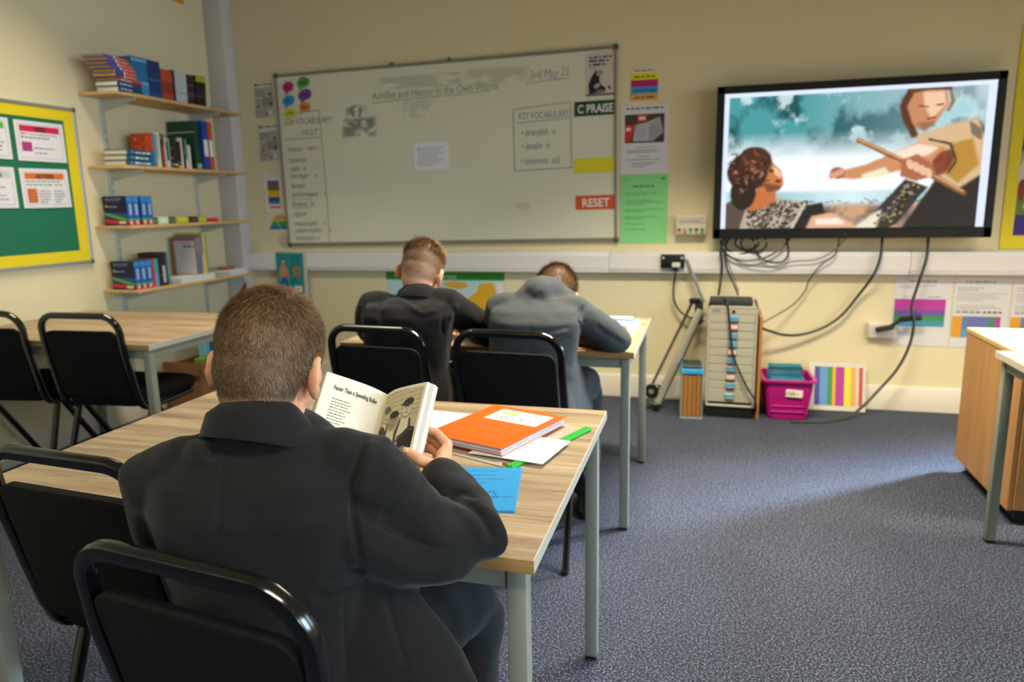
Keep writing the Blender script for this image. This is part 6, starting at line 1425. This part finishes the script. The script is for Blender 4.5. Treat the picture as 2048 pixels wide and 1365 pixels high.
# boy at the far table in the black blazer
make_boy(dict(label='boy in a black blazer bent over the far table, left of the two', cloth_label='black school blazer',
    hip=(-1.12, 2.515, .57), neck=(-1.075, 2.575, .970), Ls=(-1.245, 2.515, .912), Rs=(-.965, 2.580, .918), head=(-1.085, 2.630, 1.040), rot=(-8, 32, 12), side0=(1, .06, 0),
    Le=(-1.335, 2.645, .80), Lw=(-1.18, 2.80, .785), Lf=(.85, .5, .0), Ln=(.0, -.3, -1),
    Re=(-.835, 2.735, .79), Rw=(-.99, 2.86, .785), Rf=(-.8, .55, .0), Rn=(0, -.2, -1), Lh=dict(curl=(.3, .3, .2)), Rh=dict(curl=(.5, .5, .3)),
    Lk=(-1.25, 2.90, .56), La=(-1.25, 2.88, .09), Rk=(-1.0, 2.91, .56), Ra=(-1.0, 2.9, .09),
    skin='#dba284', skin_name='fair_skin_2', hair=('#4f3822', '#8a6c54', '#96704a'), nhair=15000, hlen=.030, hairkw=dict(seed=8, mess=.35, fade=(-.075, 0), crown=.05),
    cloth=BLACKCLOTH2, voxel=.0065, bvoxel=.005, scale=1.08, sleeve=1.0, seed=5, hunch=.03, collar_up=(0, .35, .94), collar_off=V3(0, .002, -.012), collar_a=.050, collar_flare=.024, collar_drop=.01, collar_low=.024,
    seams=[[(-0.926, 2.535, 0.951), (-0.944, 2.47, 0.889), (-0.945, 2.491, 0.81)]],
    creases=[([(-0.927, 2.538, 0.951), (-0.948, 2.479, 0.887), (-0.945, 2.491, 0.809)], 0.008, -0.009),
        ([(-0.908, 2.546, 0.935), (-0.929, 2.497, 0.875)], 0.012, 0.008),
        ([(-1.183, 2.499, 0.965), (-1.17, 2.423, 0.919), (-1.15, 2.395, 0.868)], 0.012, -0.007),
        ([(-1.112, 2.477, 0.95), (-1.015, 2.434, 0.911), (-0.954, 2.477, 0.916)], 0.012, 0.007),
        ([(-1.258, 2.48, 0.948), (-1.254, 2.429, 0.878), (-1.332, 2.566, 0.794)], 0.01, -0.006)],
))
# boy at the far table in the grey blazer
make_boy(dict(label='boy in a grey blazer bowed low over the far table, right of the two', cloth_label='grey school blazer',
    hip=(-.625, 2.50, .57), neck=(-.612, 2.640, .968), Ls=(-.750, 2.585, .905), Rs=(-.478, 2.620, .895), head=(-.580, 2.765, .935), rot=(-4, 58, 8), side0=(1, .05, 0),
    Le=(-.79, 2.72, .795), Lw=(-.66, 2.86, .785), Lf=(.85, .45, 0), Ln=(0, -.3, -1),
    Re=(-.318, 2.685, .785), Rw=(-.50, 2.80, .78), Rf=(-.85, .4, 0), Rn=(0, -.2, -1), Lh=dict(curl=(.3, .3, .2)), Rh=dict(curl=(.3, .3, .2)),
    Lk=(-.74, 2.90, .56), La=(-.74, 2.88, .09), Rk=(-.48, 2.89, .56), Ra=(-.47, 2.86, .09),
    skin='#d99c7e', skin_name='fair_skin_3', hair=('#4a3220', '#573c27', '#86603a'), nhair=16000, hlen=.028, hairkw=dict(seed=12, mess=.3, fade=(-.10, 0), crown=.05, side_len=.016),
    cloth=GREYCLOTH, voxel=.0065, bvoxel=.005, scale=1.06, sleeve=1.0, smooth=18, seed=9, hunch=.045, collar_h=.02, collar_up=(.05, .6, .8), collar_off=V3(.005, .035, -.03), collar_a=.045, collar_flare=.018, collar_drop=.03,
    seams=[[(-0.43, 2.59, 0.932), (-0.443, 2.538, 0.875), (-0.467, 2.722, 0.776)]],
    creases=[([(-0.431, 2.596, 0.931), (-0.441, 2.526, 0.877), (-0.467, 2.722, 0.775)], 0.008, -0.009),
        ([(-0.413, 2.605, 0.917), (-0.43, 2.57, 0.867)], 0.01, 0.005),
        ([(-0.591, 2.566, 0.995), (-0.611, 2.549, 0.968), (-0.625, 2.524, 0.934)], 0.012, 0.004),
        ([(-0.511, 2.57, 0.941), (-0.553, 2.554, 0.938), (-0.594, 2.543, 0.943)], 0.012, -0.003),
        ([(-0.466, 2.483, 0.864), (-0.515, 2.459, 0.852), (-0.571, 2.441, 0.843)], 0.009, -0.004),
        ([(-0.462, 2.484, 0.831), (-0.515, 2.458, 0.827), (-0.556, 2.438, 0.83)], 0.009, -0.004),
        ([(-0.464, 2.482, 0.848), (-0.513, 2.448, 0.842), (-0.565, 2.439, 0.834)], 0.01, 0.004),
        ([(-0.605, 2.457, 0.89), (-0.598, 2.436, 0.785), (-0.595, 2.418, 0.68)], 0.006, -0.002),
        ([(-0.393, 2.591, 0.855), (-0.35, 2.618, 0.814), (-0.29, 2.658, 0.77)], 0.008, -0.008)],
    flap=[([(-.665, 2.605, .935), (-.630, 2.635, .968), (-.600, 2.655, .974), (-.565, 2.665, .966), (-.515, 2.65, .93)], [.046, .056, .060, .056, .046]), ([(-.605, 2.615, .960), (-.585, 2.650, .968)], [.064, .062]), ([(-.63, 2.60, .93), (-.60, 2.70, .945)], [.055, .052]), ([(-.60, 2.665, .962), (-.55, 2.675, .955), (-.515, 2.66, .93)], [.050, .050, .05]), ([(-.475, 2.53, .72), (-.455, 2.56, .62), (-.435, 2.59, .50)], [(.07, .02), (.09, .022), (.10, .024)], (.2, 1, 0))],
))

# ------------------------------------------------------------------ the open book in the nearest boy's hands
bk = thing('open_book', 'open paperback held by the nearest boy, left page a poem, right page a drawing', 'book', (-.607, 1.27, .930))
vv = V3(0, .643, .766); 
M_COVER = mat('book_back_cover', '#c9bfa4', .5)
M_PAGE = mat('cream_page', '#e3dcc4', .7)
def half(edge, thick, s, name):
    """one half of the open book as a curved slab; local x runs outwards from the gutter, y up the page, z to the reader"""
    ex = Vector(edge).normalized(); ex = (ex-vv*ex.dot(vv)).normalized(); nz_ = ex.cross(vv)*s
    M = Matrix.Identity(4)
    xx = ex*s
    for i in range(3): M[i][0] = xx[i]; M[i][1] = vv[i]; M[i][2] = nz_[i]
    e = thing_part = bpy.data.objects.new(name, None)
    prof = [(x_, .009*math.sin(min(1, x_/.05)*PI/2)+.003*math.sin(x_/.128*PI)) for x_ in np.linspace(0, .128, 13)]
    mb = MB(); top_ = [(s*x_, z_) for x_, z_ in prof]; bot_ = [(s*.128*t_+(.0 if t_ < 1 else 0), -thick+.009*(t_ if t_ < .2 else .2)*0) for t_ in np.linspace(1, 0, 13)]
    poly = top_+[(s*(.128+.004), -thick*.5)]+bot_
    mb.loft([[(x_, -.2, z_) for x_, z_ in poly], [(x_, 0, z_) for x_, z_ in poly]])
    o = mb.build(name, M_PAGE, bk, 40); o.matrix_basis = M
    edge_lines = MB()
    for k in range(5): edge_lines.box((s*(.1302+.0012*(1-abs(k-2)/2)), -.1, -thick*(.15+.17*k)+.004), (.0008, .1995, .0006))
    q = edge_lines.build('leaf_edges', mat('leaf_edge_shadow', '#a89f88', .8), o, angle=0); tag(q, kind='stuff')
    cv_ = MB().box((s*.064, -.1, -thick-.0008), (.129, .2005, .0012)).build('cover', M_COVER, o, angle=0)
    return o, prof
lo, prof = half((-.093, -.065, .054), .016, -1, 'left_pages')
ro, prof = half((.115, -.048, .040), .017, 1, 'right_pages')
def curve_z(x): 
    x = np.abs(x); return .009*np.sin(np.minimum(1, x/.05)*PI/2)+.003*np.sin(x/.128*PI)
# drawing on the right page: children round a game of marbles
cv = Canvas(150, 238, '#b9ab8a'); INKC, MID, LT = '#2a241d', '#7d705a', '#d6caaa'
cv.poly([(0, 0), (1, 0), (1, .22), (0, .30)], '#c6b896'); 
for k in range(7): cv.line([(0, .04+.055*k), (1, -.02+.05*k)], .006, '#7f7259', .5)
for k in range(5): cv.line([(.15+.2*k, .10+.05*(k % 2)), (.15+.2*k, .16+.05*(k % 2))], .005, '#7f7259', .4)
cv.poly([(0, .62), (1, .58), (1, 1), (0, 1)], '#b3a486', 1.5)
def kid(cx_, cy_, r_, capc, face, cap=True, flip=1):
    cv.poly([(cx_-r_*2.1, cy_+r_*3.2), (cx_-r_*1.2, cy_+r_*1.0), (cx_+r_*1.2, cy_+r_*1.0), (cx_+r_*2.1, cy_+r_*3.2)], '#4a4034'); cv.poly([(cx_-r_*1.2, cy_+r_*3), (cx_-r_*.8, cy_+r_*1.0), (cx_+r_*.8, cy_+r_*1.0), (cx_+r_*1.2, cy_+r_*3)], LT)
    cv.ell(cx_, cy_, r_*1.05, r_*.85, INKC); cv.ell(cx_, cy_, r_, r_*.8, face)
    cv.line([(cx_-r_*.55, cy_-r_*.1), (cx_-r_*.15, cy_-r_*.12)], .008, INKC, .4); cv.line([(cx_+r_*.15, cy_-r_*.12), (cx_+r_*.55, cy_-r_*.1)], .008, INKC, .4); cv.line([(cx_, cy_), (cx_+r_*.08, cy_+r_*.22)], .006, INKC, .4); cv.line([(cx_-r_*.3, cy_+r_*.42), (cx_+r_*.35, cy_+r_*.4)], .008, INKC, .4)
    if cap: cv.ell(cx_, cy_-r_*.6, r_*1.1, r_*.42, capc, -.15*flip); cv.poly([(cx_-flip*r_*.9, cy_-r_*.65), (cx_-flip*r_*1.8, cy_-r_*.3), (cx_-flip*r_*.6, cy_-r_*.35)], capc)
    else: cv.ell(cx_, cy_-r_*.55, r_*1.02, r_*.36, capc)
kid(.18, .25, .10, '#5a4e3f', '#c4b492', True, -1); kid(.72, .22, .11, '#3a3128', '#cbbd9b', True, 1); kid(.43, .33, .115, '#231d17', '#9a8b6e', False)
cv.poly([(.0, .38), (.16, .36), (.3, .44), (.32, .62), (.14, .72), (0, .62)], '#2e2720'); cv.poly([(.05, .58), (.2, .5), (.28, .62), (.12, .74)], '#b8a986')
cv.poly([(.30, .58), (.52, .55), (.60, .66), (.5, .76), (.34, .72)], '#40372c'); cv.poly([(.38, .60), (.46, .60), (.44, .76), (.38, .76)], '#9a8b6e'); cv.ell(.66, .63, .07, .05, '#cabd9c'); cv.ell(.66, .63, .05, .03, '#8a7c62')
cv.ell(.86, .62, .20, .20, '#201a15', .2); cv.ell(.80, .76, .17, .14, '#8f8064', .3); cv.ell(.93, .70, .03, .06, '#a8997a'); cv.poly([(.62, .52), (.9, .42), (1, .45), (1, .6), (.7, .62)], '#1e1914'); cv.line([(.64, .55), (.86, .45), (1, .46)], .012, '#5a5040')
cv.poly([(.0, .75), (.14, .72), (.24, .82), (.1, .9), (0, .88)], '#3a3128'); cv.ell(.2, .80, .05, .02, '#c4b592', .3)
for x_, y_ in ((.28, .86), (.36, .90), (.32, .94), (.46, .88), (.42, .96), (.52, .93), (.24, .95), (.55, .84)): cv.ell(x_, y_, .018, .012, INKC, 0, .3)
cv.line([(.005, .0), (.005, 1)], .02, '#8f8468', 1.5)
Wd, Hd = .116, .19
pm = paint_mesh(cv.a, Wd, Hd, ro, 0, INK, 'drawing', lambda V: np.c_[V[:, 0]+.006, V[:, 1]-.197, curve_z(V[:, 0]+.006)+.0004])
def page_mesh(o_, s):
    """lay flat lettering on the curved page"""
    V = get_co(o_.data); x = V[:, 0]*o_.scale.x; V2 = np.c_[x+o_.location.x, V[:, 1]+o_.location.y, curve_z(x+o_.location.x)+.0005]
    set_co(o_.data, V2); o_.location = (0, 0, 0); o_.scale = (1, 1, 1)
t_ = lettering('Faster Than a Speeding Bullet', .0125, lo, -.108, -.030, 0, mat('page_ink', '#1a1815', .6), 'LEFT', .60, 0, 0, 'lettering', .0003); page_mesh(t_, -1)
p = Print(.00001); random.seed(5)
ws = [.36, .40, .36, .42, .30, .34, .30, .36, .28, .2, .40, .32, .46, .72, .5, .3, .4, .55, .35, .5, .3, .45]
for k, w_ in enumerate(ws):
    y_ = -.049-.0058*k; p.words(-.106, -.106+.100*w_, y_, .0017, '#5f594c', 1.0)
pm = p.build(lo, 0, 'text_lines'); V = get_co(pm.data); set_co(pm.data, np.c_[V[:, 0], V[:, 1], curve_z(V[:, 0])+.0005])
